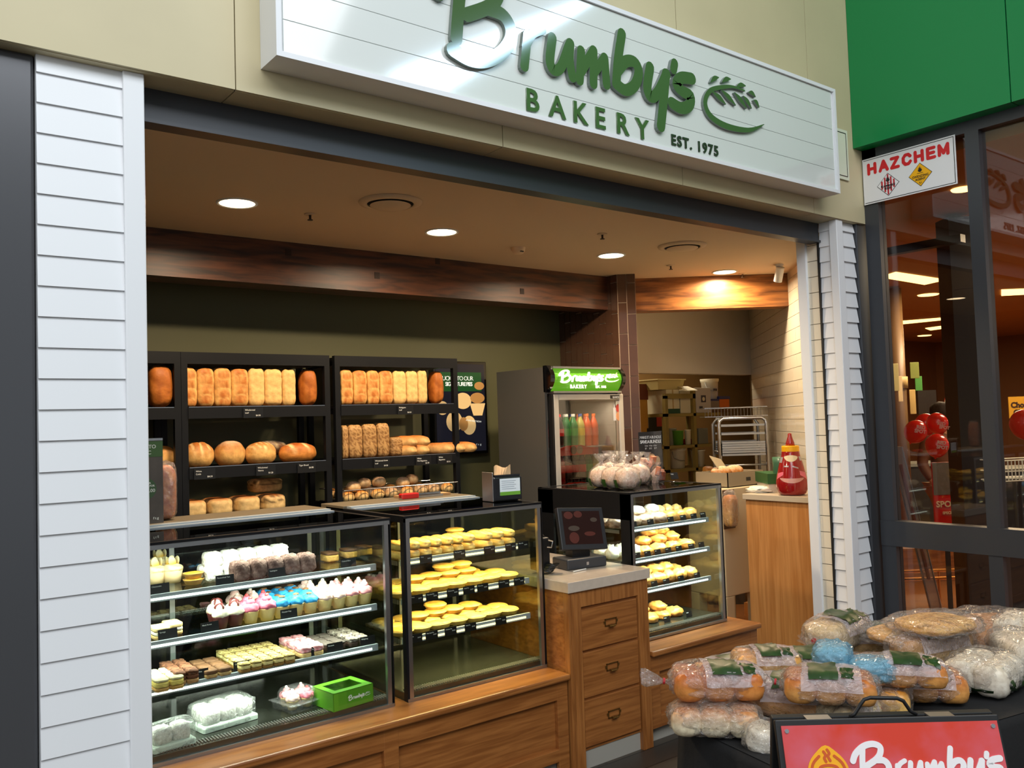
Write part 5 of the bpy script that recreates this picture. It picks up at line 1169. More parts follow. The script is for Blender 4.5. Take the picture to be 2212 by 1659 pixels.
for a, b, c_, d_ in ((.09, .15, .03, .025), (.13, .13, .028, .03), (.06, .1, .02, .025), (.12, .08, .03, .02)): disc(m, a, b, c_, d_, -.0035, Matrix.Identity(4), 14)
obj('bread_picture', m, mat('bundle_pic', (206, 166, 120), .5), cp)
ab = thing('acrylic_holder', 'empty clear acrylic leaflet holder in front of the fridge door', 'leaflet holder', (3.74, 4.0, 1.306), -.1)
m = MB(); m.box(0, .15, -.002, .002, 0, .25); m.box(0, .15, .03, .034, 0, .22); m.box(0, .003, 0, .034, 0, .2); m.box(.147, .15, 0, .034, 0, .2); obj('holder', m, plain_glass, ab)
for i, (x, y, z, lb) in enumerate(((3.93, 3.78, 1.306, 'front left'), (4.02, 3.74, 1.306, 'front right'), (3.99, 3.80, 1.37, 'upper'), (3.86, 3.84, 1.306, 'back'))):
    t = thing('bagged_fudge', 'clear bag of pink and brown fudge pieces, the %s one of the cluster by the bundle sign' % lb, 'sweets', (x, y, z), i*.9, 'bags of fudge by the bundle sign'); rnd = random.Random(i)
    m = MB()
    for k in range(6): m.col = cc(*((206, 130, 96) if k % 2 else (236, 200, 176)) if k != 2 else (130, 66, 44)); m.cbox((rnd.uniform(-.03, .03), rnd.uniform(-.025, .025), .02+.018*k*.6), (.034, .026, .05), Matrix.Rotation(rnd.uniform(0, 3), 3, 'Z') @ Matrix.Rotation(rnd.uniform(-.8, .8), 3, 'X'))
    dom(m, 'fudge_pieces', soft_m, t)
    m = MB(); m.smooth = True; m.rings([[Vector((r_*(1+.15*math.sin(5*a+z*60))*math.cos(a), r_*.8*(1+.12*math.cos(6*a+z*40))*math.sin(a), z)) for a in [2*PI*j/20 for j in range(20)]] for r_, z in ((0, 0), (.04, .003), (.05, .03), (.045, .075), (.012, .10), (.03, .125))], False); obj('bag', m, film2, t)
ft = ticket((4.02, 3.60, 1.33), .06, .042, ['Fudge'], 'black ticket on a clear clip stand beside the bagged buns', 'ticket stand', -.1, -.3, '', .009)
m = MB(); m.smooth = True; m.lathe([(0, -.022), (.035, -.021), (.03, -.014), (.008, -.008), (.006, .004)], n=20); obj('clip_stand', m, plain_glass, ft)
sb = thing('sample_tubs', 'stack of clear plastic sample tubs at the back of the right case', 'plastic tubs', (4.07, 3.80, 1.304))
m = MB(); m.smooth = True
for k in range(3): m.lathe([(.028, k*.012), (.04, .022+k*.012), (.042, .024+k*.012)], n=20, cap=False)
obj('tubs', m, glass('tub_clear', (.95, .95, .95), 3, 1.4, .05, .15), sb)

# ================================================================ ON THE SERVERY COUNTER
jb = P(1712, 1069, Z=1.168); dep = (jb-Vector((0, 0, CAMH))).dot(_fw); u = dep/F_PX   # metres per photo pixel there
jar = thing('sauce_bottle', 'large red sauce bottle with a yellow collar on the tall oak counter', 'bottle', (jb.x, jb.y, 1.169))
redj = mat('bottle_red', (196, 16, 30), .25, coat=.4)
prof = [(0, 0), (22, 0), (30, 6), (33, 18), (33, 30), (29, 50), (24, 72), (20, 84), (19, 90), (17, 94), (0, 94)]
m = MB(); m.smooth = True; m.lathe([(r_*u, z*u) for r_, z in smooth(prof, 3)], n=36); obj('body', m, redj, jar)
m = MB(); m.lathe([(0, 93*u), (18*u, 93*u), (18.5*u, 94*u), (18.5*u, 104*u), (17*u, 106*u), (0, 106*u)], n=30); obj('collar', m, mat('collar_yellow', (240, 176, 20), .35), jar)
m = MB(); m.smooth = True; m.lathe([(0, 106*u), (10*u, 106*u), (9*u, 112*u), (4.5*u, 126*u), (4*u, 132*u), (0, 133*u)], n=24); obj('nozzle', m, redj, jar)
pp = sorted(smooth(prof, 3), key=lambda q: q[1])
def jr(z):
    for a, b in zip(pp[:-1], pp[1:]):
        if a[1] <= z <= b[1] and b[1] > a[1] and z > 2: return a[0]+(b[0]-a[0])*(z-a[1])/(b[1]-a[1])
    return 30
va = math.atan2(-jb.y, -jb.x)                                  # side turned to the walkway
def jpatch(name, a0, a1, ztop, zbot, mt, n=14):
    m = MB(); m.smooth = True; R_ = []
    for f_ in (0, .5, 1):
        row = []
        for i in range(n+1):
            s = -1+2*i/n; a = va+(a0+a1)/2+(a1-a0)/2*s; z = ztop(s)*(1-f_)+zbot(s)*f_; r_ = jr(z)*u*1.012; row.append(Vector((r_*math.cos(a), r_*math.sin(a), z*u)))
        R_.append(row)
    m.rings(R_, False, False); obj(name, m, mt, jar)
crm = mat('window_cream', (222, 206, 168), .5); grs = mat('foil_grey', (176, 172, 176), .35, metal=.4)
jpatch('upper_window', -.72, .72, lambda s: 86.-3*s*s, lambda s: 72+9*s*s, crm)
jpatch('lower_window', -.85, .85, lambda s: 37+1*s*s, lambda s: 27+9*s*s, mat('window_pink', (206, 150, 138), .4))
jpatch('foil_mark', -1.3, -.85, lambda s: 82, lambda s: 70, grs); jpatch('foil_mark', .85, 1.3, lambda s: 83, lambda s: 74, grs)
jpatch('foil_mark', -.6, -.2, lambda s: 64, lambda s: 61, grs); jpatch('foil_mark', .1, .55, lambda s: 62-2*s, lambda s: 59-2*s, grs)
jpatch('pink_flash', -1.2, -.6, lambda s: 49+2*s, lambda s: 34+10*(s+1)/2, mat('flash_pink', (226, 110, 130), .4)); jpatch('pink_flash', .6, 1.2, lambda s: 51-2*s, lambda s: 44-10*(s+1)/2, mat('flash_pink', (226, 110, 130), .4))
cl = thing('tea_towel', 'crumpled white cloth at the back corner of the tall oak counter', 'cloth', (P(1648, 1062, Z=1.168).x, P(1648, 1062, Z=1.168).y, 1.169), .3)
m = MB(); m.blob((.13, .10, .022), (0, 0, .016), 3, 30, 12, None, None, flat=.7, nz=.35, ns=3.5, seed=4); obj('cloth', m, mat('towel_white', (236, 226, 206), .9), cl)
# ================================================================ KITCHEN
shelf_y = mat('shelving_yellow', (140, 120, 60), .5)
def kx(px, Y): return P(px, 900, Y=Y).x
KY = 5.9
x0, x1, x2 = kx(1438, KY), kx(1504, KY), kx(1556, KY); zt = P(1500, 848, Y=KY).z
t = thing('storage_shelving', 'dull yellow steel storage shelving in the kitchen, loaded with boxes', 'shelving', (x0, KY, 0))
for x in (0, x1-x0-.04, x2-x0-.04):
    for y in (0, .4):
        if not (y == 0 and x > x1-x0): obj('post', MB().box(x, x+.04, y, y+.04, 0, zt+ (.02 if x else -.03)), shelf_y, t)
zk = [P(1470, py, Y=KY).z for py in (893, 962, 1013)]
for z in zk: obj('shelf_board', MB().box(.0, x2-x0, -.0, .44, z-.03, z), shelf_y, t)
obj('top_rail', MB().box(0, x1-x0, .0, .03, zt-.06, zt-.01), shelf_y, t)
def kbox(name, label, cat, px0, px1, pyt, z, Y, d, mt, group=None, extra=None):
    a, b = P(px0, 900, Y=Y).x, P(px1, 900, Y=Y).x; h = P((px0+px1)/2, pyt, Y=Y).z-z
    t = thing(name, label, cat, (a, Y, z+.001), 0, group); obj('body', MB().box(0, b-a, 0, d, 0, h), mt, t, bevel=.004)
    if extra: extra(t, b-a, h)
    return t
boxw = mat('carton_white', (206, 196, 166), .7); boxg = mat('carton_grey', (180, 172, 164), .7)
def ex_green(t, w, h): obj('green_band', MB().box(0, w, -.002, 0, .0, h*.2), mat('carton_green', (20, 66, 44), .6), t); obj('tape', MB().box(w*.45, w*.55, -.0015, 0, h*.2, h), mat('carton_tape', (176, 150, 100), .5), t)
def ex_crest(t, w, h):
    m = MB(); m.box(w*.34, w*.66, -.002, 0, h*.42, h*.70); obj('crest', m, mat('crest_dark', (60, 56, 66), .6), t)
    m = MB(); m.cyl((w*.5, -.003, h*.55), (w*.5, 0, h*.55), w*.09, 14); obj('crest_badge', m, boxw, t); m = MB(); m.box(w*.2, w*.42, -.002, 0, h*.14, h*.26); obj('stamp', m, mat('crest_dark', (60, 56, 66), .6), t)
kbox('carton', 'white cardboard carton with a dark green base band on the shelving', 'box', 1441, 1469, 842, zk[0], KY+.02, .3, boxw, None, ex_green)
kbox('carton', 'plain pale carton with open flaps between two printed cartons', 'box', 1471, 1493, 844, zk[0], KY+.03, .3, boxw, None, lambda t, w, h: obj('flap', MB().cbox((w*.4, -.05, h+.02), (w*1.0, .14, .004), Matrix.Rotation(.35, 3, 'X')), boxw, t))
kbox('carton', 'grey white carton with a round crest, right of the shelf post', 'box', 1505, 1537, 838, zk[0], KY+.0, .3, boxg, None, ex_crest)
zb = P(1455, 841, Y=KY).z
def tub(label, px, pyb, pyt, Y, rpx, mt, lid=None, handle=True, cat='bucket', name='bucket', zz=None):
    b = P(px, pyb, Y=Y); z = zz if zz is not None else b.z; top = P(px, pyt, Y=Y).z; dep = (b-Vector((0, 0, CAMH))).dot(_fw); r_ = rpx*dep/F_PX; h = top-z
    t = thing(name, label, cat, (b.x, Y+r_, z+.001)); m = MB(); m.smooth = True; m.lathe([(0, 0), (r_*.84, 0), (r_*.97, h*.93), (r_*1.03, h*.94), (r_*1.03, h), (0, h)], n=26); obj('pail', m, mt, t)
    if handle: m = MB(); m.tube([(-r_*1.02, -r_*.2, h*.9), (-r_*1.08, -r_*.5, h*.55), (-r_*.6, -r_*1.05, h*.42), (0, -r_*1.12, h*.40)], .004, 5); obj('handle', m, steel_r, t)
    if lid: m = MB(); m.lathe([(0, h), (r_*1.06, h), (r_*1.06, h+.02), (0, h+.022)], n=26); obj('lid', m, lid, t)
    return t
bw = mat('pail_white', (226, 216, 184), .45)
tub('white pail behind the shelf post on the low shelf, right one', 1521, 1012, 972, KY+.04, 16, bw, zz=zk[2], handle=False)
tub('white pail with wire handle on the low kitchen shelf, left one', 1478, 1012, 971, KY+.04, 19, bw, bw, zz=zk[2])
t = tub('white pail with grey label standing high above the trolley', 1549, 862, 822, KY+.05, 19, mat('pail_bright', (232, 226, 206), .4), mat('pail_bright', (232, 226, 206), .4)); obj('label_patch', MB().box(-.06, .0, -.10, -.095, .08, .11), mat('crest_dark', (60, 56, 66), .6), t)
kbox('carton', 'orange sided carton under the high white pail', 'box', 1556, 1577, 862, P(1560, 880, Y=KY).z, KY+.04, .2, mat('carton_orange', (200, 104, 30), .6), None, lambda t, w, h: obj('blue_lid', MB().box(-.005, w+.005, -.005, .205, h, h+.03), mat('lid_blue', (40, 50, 110), .5), t))
kbox('jar_tray', 'tray of clear jars with dark blue lids under the white pail', 'jars', 1536, 1555, 866, P(1545, 890, Y=KY).z, KY+.04, .2, mat('jar_smoke', (120, 110, 104), .3), None, lambda t, w, h: obj('lids', MB().box(0, w, 0, .2, h, h+.02), mat('lid_blue', (40, 50, 110), .5), t))
obj_sup = kbox('support_crate', 'brown crate on the shelving carrying the high pail and jars', 'crate', 1537, 1577, 885, zk[0], KY+.03, .3, mat('crate_brown', (90, 62, 34), .7))
t = thing('storage_tub', 'wide cloudy plastic tub of flour resting on top of the cartons', 'tub', (kx(1429, KY), KY+.03, P(1455, 841, Y=KY).z))
w = kx(1487, KY)-kx(1429, KY); h = P(1455, 818, Y=KY).z-P(1455, 841, Y=KY).z
m = MB(); m.smooth = False; m._add([(.02, .02, 0), (w-.02, .02, 0), (w-.02, .28, 0), (.02, .28, 0), (0, 0, h), (w, 0, h), (w, .3, h), (0, .3, h)], [(0, 3, 2, 1), (4, 5, 6, 7), (0, 1, 5, 4), (1, 2, 6, 5), (2, 3, 7, 6), (3, 0, 4, 7)]); obj('tub_body', m, mat('tub_cloudy', (196, 178, 120), .4), t); obj('rim', MB().box(-.01, w+.01, -.01, .31, h-.012, h), mat('tub_rim', (214, 196, 140), .4), t)
tub('bright green plastic bag parcel on the middle kitchen shelf', 1475, 962, 930, KY+.03, 13, mat('parcel_green', (90, 150, 50), .3), None, False, 'parcel', 'parcel', zk[1])
tub('clear bag of white flour left of the green parcel', 1460, 962, 925, KY+.10, 12, mat('parcel_clear', (170, 166, 140), .3), None, False, 'parcel', 'parcel', zk[1])
tub('small white tub on the middle kitchen shelf beside the post', 1492, 962, 928, KY+.03, 7, bw, None, False, 'tub', 'tub', zk[1])
kbox('crate', 'red plastic crate behind the shelf post', 'crate', 1484, 1525, 948, zk[1], KY+.14, .2, mat('crate_red', (170, 30, 24), .5))
kbox('crate', 'clear plastic crate right of the shelf post on the middle shelf', 'crate', 1508, 1528, 925, zk[1], KY+.03, .1, mat('crate_clear', (110, 112, 100), .3))
t = kbox('freezer_cabinet', 'dark steel cabinet left of the yellow shelving in the kitchen', 'cabinet', 1401, 1436, 864, 0, 6.4, .5, mat('cabinet_dark', (62, 60, 54), .35, metal=.4)); obj('red_notice', MB().box(.12, .22, -.004, 0, 1.62, 1.82), mat('notice_red', (190, 60, 44), .5), t); obj('paper_notes', MB().box(.02, .30, -.004, 0, 1.15, 1.42), mat('notice_white', (196, 190, 180), .6), t)
t = kbox('door_leaf', 'yellowish open door panel beside the brown brick pier', 'door', 1371, 1400, 848, 0, 6.1, .05, mat('door_ochre', (190, 140, 56), .5)); obj('notice', MB().box(.05, .2, -.004, 0, 1.9, 2.06), mat('notice_brown', (110, 50, 26), .6), t); obj('round_lock', MB().box(.17, .21, -.006, 0, 1.56, 1.61), tag_black, t)
# tray trolley
TP = D(1551, 950, 7.35); TY = TP.y; a = TP.x; b = a+106/F_PX*7.35; zt = D(1600, 903, 7.35).z; TR = -R(43.9)
tr = thing('tray_trolley', 'stainless steel bakery trolley stacked with trays at the kitchen opening', 'trolley', (a, TY, 0), TR); w = b-a
m = MB(); m.smooth = True
m.tube([(.012, 0, .12), (.012, 0, zt-.05), (.02, 0, zt-.02), (.05, 0, zt), (w-.05, 0, zt), (w-.02, 0, zt-.02), (w-.012, 0, zt-.05), (w-.012, 0, .12)], .016, 8); obj('front_frame', m, steel, tr)
m = MB(); m.smooth = True; m.tube([(.012, .42, .12), (.012, .42, zt-.05), (.05, .42, zt), (w-.05, .42, zt), (w-.012, .42, zt-.05), (w-.012, .42, .12)], .014, 8)
for z in (.2, .5, .8, 1.1, 1.4): 
    for x in (.012, w-.012): m.cyl((x, 0, z), (x, .42, z), .008, 6)
m.cyl((.012, 0, D(1600, 1004, 7.35).z), (w-.012, 0, D(1600, 1004, 7.35).z), .009, 6); obj('rear_frame', m, steel_r, tr)
for x in (.012, w-.012):
    for y in (0, .42): m = MB(); m.cyl((x-.012, y, .05), (x+.012, y, .05), .05, 14); m.box(x-.02, x+.02, y-.02, y+.02, .09, .13); obj('wheel', m, mat('wheel_black', (26, 26, 26), .5), tr)
for py in (920, 938, 957, 962, 967, 972, 977, 983):
    z = D(1600, py, 7.35).z; obj('tray', MB().box(.03, w-.03, -.02, .42, z-.003, z).box(.03, w-.03, -.022, -.016, z-.002, z+.014).box(.03, w-.03, .414, .42, z-.002, z+.014), steel_r, tr)
zb_ = D(1600, 897, 7.35).z
t = thing('wire_tray', 'shallow chrome wire tray lying on top of the trolley', 'wire tray', (a-.07, TY+.07, zt+.017), TR); m = MB(); ww = w+.10; hh = D(1600, 878, 7.35).z-zb_
for z in (0, hh):
    for y in (0, .42): m.cyl((0, y, z), (ww, y, z), .004, 5)
    for x in (0, ww): m.cyl((x, 0, z), (x, .42, z), .004, 5)
for k in range(20): m.cyl((ww*k/19, 0, 0), (ww*k/19, 0, hh), .0022, 4); m.cyl((ww*k/19, 0, 0), (ww*k/19, .42, 0), .0022, 4)
obj('wires', m, steel, t)
# bench with the dough machine, boxes, bread
bz = 1.02; MY = 4.12
a, b = P(1562, 1100, Y=MY).x, P(1640, 1100, Y=MY).x
MT = P(1600, 1052, Y=MY).z
t = thing('machine_cabinet', 'cream white cabinet on tapered legs behind the right glass case', 'machine', (a, MY, 0))
obj('cabinet', MB().box(0, b-a, 0, .34, .38, MT), mat('slicer_cream', (206, 186, 150), .4), t, bevel=.008); obj('recess', MB().box(-.002, .13, -.004, .0, P(1580, 1141, Y=MY).z, MT-.01), mat('slicer_brown', (90, 60, 36), .6), t)
for x in (.0, b-a-.09):
    for y in (0, .26): obj('leg', MB().prism([(x, y), (x+.09, y), (x+.09, y+.08), (x, y+.08)], 0, .38), mat('slicer_cream', (206, 186, 150), .4), t, bevel=.004)
t = bagged('tall sandwich loaf in a clear bag standing in the brown recess of the cream machine', (P(1580, 1100, Y=4.05).x, 4.06, P(1579, 1137, Y=4.06).z), 0, 'loaf', (.10, .09, .24), False, None, 'tall bagged loaf', (0, 0), False, 3)
t = thing('bread_carton', 'open grey cardboard tray of baked loaves on the cream machine', 'box', (P(1577, 1040, Y=MY).x, MY+.02, MT+.001)); w = P(1655, 1040, Y=MY).x-P(1577, 1040, Y=MY).x
h = .11; m = MB(); m.box(0, w, 0, .006, 0, h); m.box(0, w, .3, .306, 0, h); m.box(0, .006, 0, .3, 0, h); m.box(w-.006, w, 0, .3, 0, h); m.box(0, w, 0, .3, 0, .006); m.cbox((w*.3, .18, h+.06), (.2, .12, .004), Matrix.Rotation(.9, 3, 'X') @ Matrix.Rotation(.3, 3, 'Y')); obj('carton', m, mat('kraft_grey', (150, 136, 110), .7), t); obj('hand_hole', MB().box(w*.5, w*.62, -.002, 0, h*.35, h*.6), tag_black, t)
for i, (dx, lb) in enumerate(((.11, 'left'), (.26, 'right'))):
    o = loaf_thing(oval_loaf(.09, .06, .045, CR_M, cc(190, 130, 70), 30+i, flour=.6), 'floury loaf in the grey cardboard tray, the %s one' % lb, 'floury loaves in the cardboard tray'); o.location = (P(1577, 1040, Y=MY).x+dx, MY+.17, MT+.075)
t = thing('joined_bread', 'tin loaf bread batch, golden and joined, on the trolley end', 'bread', D(1524, 1043, 7.85), TR)
m = MB()
for i in range(3): m.blob((.05, .14, .07), (.05+i*.098, .16, .07), 4, 18, 12, None, lambda d, k: mixc(cc(226, 160, 60), cc(170, 100, 36), d.z+noise.noise(d*4)*.6), nz=.05, seed=i)
dom(m, 'joined_loaves', bread_m, t); obj('trestle', MB().box(-.01, .31, 0, .32, -t.location.z+.002, -.002), mat('trestle_dark', (60, 48, 34), .6), t)
gx = P(1650, 1020, Y=3.85)
t = thing('logo_box', 'dark green cake box with a white logo lying behind the sauce bottle', 'box', (P(1655, 1035, Y=3.74).x, 3.60, 1.169), .9)
obj('carton', MB().box(0, .30, 0, .10, .0, .10), mat('carton_white2', (206, 196, 176), .6), t); obj('green_lid', MB().box(-.01, .31, -.01, .11, .06, .13), mat('box_dark_green', (34, 84, 34), .5), t)
m = MB(); kq = .05; tq2 = lambda x, z: ((x-1.8)*kq+.06, (z-3.1)*kq+.085); logo_word(m, tq2, -.0112, -.0105); obj('logo_lettering', m, tag_white, t)
t = thing('clear_canister', 'clear green tinted canister with wire beside the white jamb', 'canister', (5.17, 3.64, 1.169)); m = MB(); m.smooth = True; m.lathe([(0, 0), (.06, 0), (.065, .2), (.065, .24), (0, .24)], n=22); obj('canister', m, mat('canister_teal', (70, 110, 84), .3), t)
t = thing('floor_block', 'small pale timber block on the floor behind the oak cabinet', 'block', (P(1598, 1330, Z=0).x, P(1598, 1330, Z=0).y-.2, 0)); obj('block', MB().box(0, .2, 0, .15, 0, .12), oak_pale, t)
# ================================================================ BREAD TABLE IN FRONT
tb = thing('trestle_table', 'long table under a floor length black cloth with bagged bread on it', 'table', (2.14, 1.93, 0), R(-11))
TL, TD = 2.7, .50
obj('tabletop', MB().box(.01, TL-.01, -TD+.01, -.01, .69, .712), mat('table_grey', (90, 90, 90), .6), tb)
for x in (.08, TL-.11):
    for y in (-TD+.06, -.09): obj('leg', MB().box(x, x+.03, y, y+.03, 0, .69), dark_metal, tb)
def cloth(L, D_, H_):
    m = MB(); m.smooth = True; per = []
    def edge(a, b, n):
        for i in range(n): t_ = i/n; per.append((a[0]+(b[0]-a[0])*t_, a[1]+(b[1]-a[1])*t_))
    edge((0, 0), (0, -D_), 18); edge((0, -D_), (L, -D_), 80); edge((L, -D_), (L, 0), 18); edge((L, 0), (0, 0), 80)
    cx, cy = L/2, -D_/2; rings = []
    for z, o_, f in ((H_, -.02, 0), (H_-.004, .0, 0), (H_-.03, .008, .1), (.5, .015, .5), (.25, .025, .8), (.006, .035, 1)):
        q = []
        for i, (x, y) in enumerate(per):
            w_ = .014*f*math.sin(i*.75)+.008*f*math.sin(i*1.9+1)
            nx = (-1 if x < .01 else (1 if x > L-.01 else 0)); ny = (1 if y > -.01 else (-1 if y < -D_+.01 else 0))
            q.append(Vector((x+nx*(o_+w_), y+ny*(o_+w_), z)))
        rings.append(q)
    m.rings(list(reversed(rings)), False); m._add([(0, 0, H_), (0, -D_, H_), (L, -D_, H_), (L, 0, H_)], [(0, 1, 2, 3)], False); return m
ct = obj('tablecloth', cloth(TL, TD, .718), mat('cloth_black', (15, 15, 17), .85, bump=.15, bscale=60)); ct.location = (2.14, 1.93, 0); ct.rotation_euler = (0, 0, R(-11)); tag(ct, 'black cloth hanging to the floor over the long bread table', 'tablecloth')
TZ = .72
def bag(px, py, z, rz, kind, size, label, **kw):
    p = P(px, py, Z=z); rz = rz-.4 if rz < -.25 else rz
    return bagged(label, (p.x, p.y, z), rz, kind, (size[0]*1.08, size[1]*1.12, size[2]*1.16), **kw)
golden = (cc(244, 200, 118), cc(222, 146, 56)); brown = (cc(232, 166, 90), cc(190, 98, 34)); pale = (cc(248, 234, 200), cc(232, 200, 144)); whitey = (cc(246, 238, 220), cc(236, 222, 196)); tinc = (cc(232, 190, 120), cc(196, 130, 60))
# lower layer
bag(1545, 1580, TZ+.004, -.45, 'rolls', (.24, .13, .075), 'bag of square white dinner rolls at the left corner of the table', cols=(cc(250, 236, 200), cc(206, 128, 60)), print_=False, knot=False, seed=1)
bag(1672, 1632, TZ-.03, -.5, 'loaf', (.17, .12, .075), 'pale bag hanging over the table edge below the corner rolls, beside the red sign', cols=whitey, seed=2, knot=False, tilt=(.0, .25))
bag(1600, 1478, TZ+.004, -.2, 'rolls', (.28, .17, .08), 'bag of golden rolls at the back left of the table', cols=golden, seed=3)
bag(1730, 1545, TZ+.004, -.6, 'loaf', (.30, .15, .10), 'brown crusted long loaf in a bag at the front left', cols=brown, seed=4)
bag(1745, 1462, TZ+.004, -.5, 'rolls', (.26, .16, .08), 'bag of golden rolls in the middle of the back row', cols=golden, seed=5)
bag(1900, 1530, TZ+.004, .5, 'rolls', (.24, .16, .085), 'bag of soft rolls behind the carry handle of the red sign', cols=golden, seed=6)
bag(1985, 1505, TZ+.004, -.5, 'rolls', (.26, .16, .085), 'bag of brown hot dog rolls with one crossed top at front right', cols=brown, seed=7, knot=False)
bag(2015, 1440, TZ+.004, -.25, 'loaf', (.34, .13, .125), 'long square tin loaf in a clear bag at the right of the rolls', cols=tinc, seed=8, knot=False)
bag(1838, 1475, TZ+.004, -.3, 'rolls', (.16, .13, .08), 'bag of rolls under the blue bags', cols=brown, print_=False, seed=9)
bag(1880, 1410, TZ+.004, -.3, 'loaf', (.30, .14, .09), 'pale sliced loaf in a bag in the back row behind the blue bags', cols=golden, seed=10, knot=False)
bag(2000, 1400, TZ+.004, .1, 'flat', (.27, .24, .06), 'flat brown bread bag under the seeded round loaves', cols=(cc(196, 130, 80), cc(150, 84, 50)), print_=False, seed=11)
bag(2135, 1400, TZ+.01, -.2, 'flat', (.34, .27, .12), 'big domed brown flat loaf in a crinkled bag', cols=(cc(214, 156, 96), cc(176, 106, 54)), print_=False, seed=12)
bag(2130, 1485, TZ+.004, .1, 'rolls', (.24, .18, .10), 'white bun bag with dark green base print at the right end', cols=whitey, seed=13, knot=False, print_=False, base_print=True)
bag(2215, 1460, TZ+.004, .8, 'loaf', (.26, .16, .13), 'white loaf bag at the far right edge with a red patch', cols=whitey, print_=False, seed=14, knot=False)
# upper layer
bag(1548, 1502, TZ+.095, -.32, 'rolls', (.25, .15, .08), 'bag of brown dinner rolls stacked on the white corner rolls', cols=(cc(222, 146, 74), cc(190, 94, 34)), seed=15)
bag(1792, 1510, TZ+.097, -.55, 'rolls', (.24, .15, .075), 'bag of brown rolls with a wide dark green print, on top in the middle', cols=brown, seed=16)
bag(1810, 1395, TZ+.05, .1, 'loaf', (.30, .15, .10), 'clear crinkled bag of toast bread on the back edge', cols=(cc(240, 220, 180), cc(226, 190, 130)), seed=17)
bag(1800, 1445, TZ+.13, .5, 'loaf', (.14, .10, .07), 'small blue tinted bag with dark writing, the left of two', cols=(cc(190, 200, 200), cc(200, 210, 210)), film_=film_b, print_=False, seed=18, knot=False)
bag(1888, 1470, TZ+.115, -.4, 'loaf', (.15, .10, .06), 'small blue tinted bag, the right of two, nearer the tin loaf', cols=(cc(190, 200, 200), cc(200, 210, 210)), film_=film_b, print_=False, seed=19, knot=False)
bag(1945, 1475, TZ+.105, -.55, 'rolls', (.24, .13, .07), 'bag of bright brown rolls with green print lying over the front pile', cols=brown, seed=20)
bag(1955, 1385, TZ+.085, -.1, 'flat', (.29, .22, .055), 'round seeded turkish loaf in a bag, the lower of two', cols=(cc(240, 186, 96), cc(214, 142, 56)), print_=False, seed=21, knot=False)
bag(2020, 1365, TZ+.135, -.2, 'flat', (.29, .22, .055), 'round seeded turkish loaf in a bag, the upper of two', cols=(cc(240, 186, 96), cc(214, 142, 56)), print_=False, seed=22, knot=False)
bag(2222, 1385, TZ+.07, .2, 'rolls', (.20, .18, .09), 'pale bun bag at the far right edge of the pile', cols=whitey, print_=False, seed=23, knot=False)
bag(1655, 1450, TZ+.085, -.3, 'rolls', (.20, .14, .065), 'small bag of golden rolls with green print on the back left rolls', cols=golden, seed=24, knot=False)
bag(1835, 1566, TZ+.004, -.1, 'rolls', (.17, .11, .07), 'bag of pale rolls right behind the sign hinge', cols=pale, seed=25, knot=False)

# ================================================================ RED A-FRAME SIGN
top = D(1910, 1549, 2.10); tl = D(1676, 1549, 2.10)
rz_ = math.atan2(_rt.y, _rt.x)
AH = top.z
af = thing('sandwich_board', 'red faced black sandwich board with white Brumby\'s writing in front of the table', 'sign', (top.x, top.y, 0), rz_-.02)
lean = R(19); Mf = Matrix.Translation((0, 0, AH)) @ Matrix.Rotation(-lean, 4, 'X'); Mb = Matrix.Translation((0, .012, AH)) @ Matrix.Rotation(lean*.55, 4, 'X')
Lf = AH/math.cos(lean); W2 = .268
m = MB(); m.box(-W2, W2, -.012, .008, -Lf, 0); m.xf(Mf); obj('front_leaf', m, mat('board_black', (20, 20, 21), .5), af, bevel=.003)
m = MB(); m.box(-W2, W2, .0, .02, -AH/math.cos(lean*.55), 0); m.xf(Mb); obj('back_leaf', m, mat('board_black', (20, 20, 21), .5), af, bevel=.003)
redp = bpy.data.materials.new('sign_panel_red'); redp.use_nodes = True; nt = redp.node_tree; b_ = nt.nodes['Principled BSDF']; n1 = nt.nodes.new('ShaderNodeTexNoise'); n1.inputs['Scale'].default_value = 7; n1.inputs['Detail'].default_value = 4
tc = nt.nodes.new('ShaderNodeTexCoord'); nt.links.new(tc.outputs['Object'], n1.inputs[0]); rp = nt.nodes.new('ShaderNodeValToRGB'); rp.color_ramp.elements[0].position = .42; rp.color_ramp.elements[1].position = .72
rp.color_ramp.elements[0].color = C(214, 62, 40); rp.color_ramp.elements[1].color = C(214, 96, 110); nt.links.new(n1.outputs[0], rp.inputs[0]); nt.links.new(rp.outputs[0], b_.inputs['Base Color']); b_.inputs['Roughness'].default_value = .12; b_.inputs['Coat Weight'].default_value = .6
m = MB(); m.box(-W2+.012, W2-.008, -.0165, -.012, -Lf+.1, -.014); m.xf(Mf); pn = obj('red_panel', m, redp, af)
wl = mat('sign_letter_white', (240, 236, 236), .2)
kk = .236; xo = -W2+.012+.158
tfa = lambda x, z: ((x-1.80)*kk+xo, (z-3.545)*kk-.052)
m = MB(); logo_word(m, tfa, -.0185, -.0165, 1.05); m.xf(Mf); obj('logo_lettering', m, wl, af)
ye = mat('sun_yellow', (248, 178, 40), .2); cx, cz = -W2+.012+.098, -.125
m = MB(); n_ = 36; m._add([Mf @ Vector((cx+.050*math.cos(2*PI*i/n_)*(1+0*i), -.0180, cz+.056*math.sin(2*PI*i/n_)+(.010*max(0, math.sin(2*PI*i/n_))**14))) for i in range(n_)], [tuple(range(n_))], False); obj('sun_emblem', m, ye, af)
m = MB(); wv = .0062
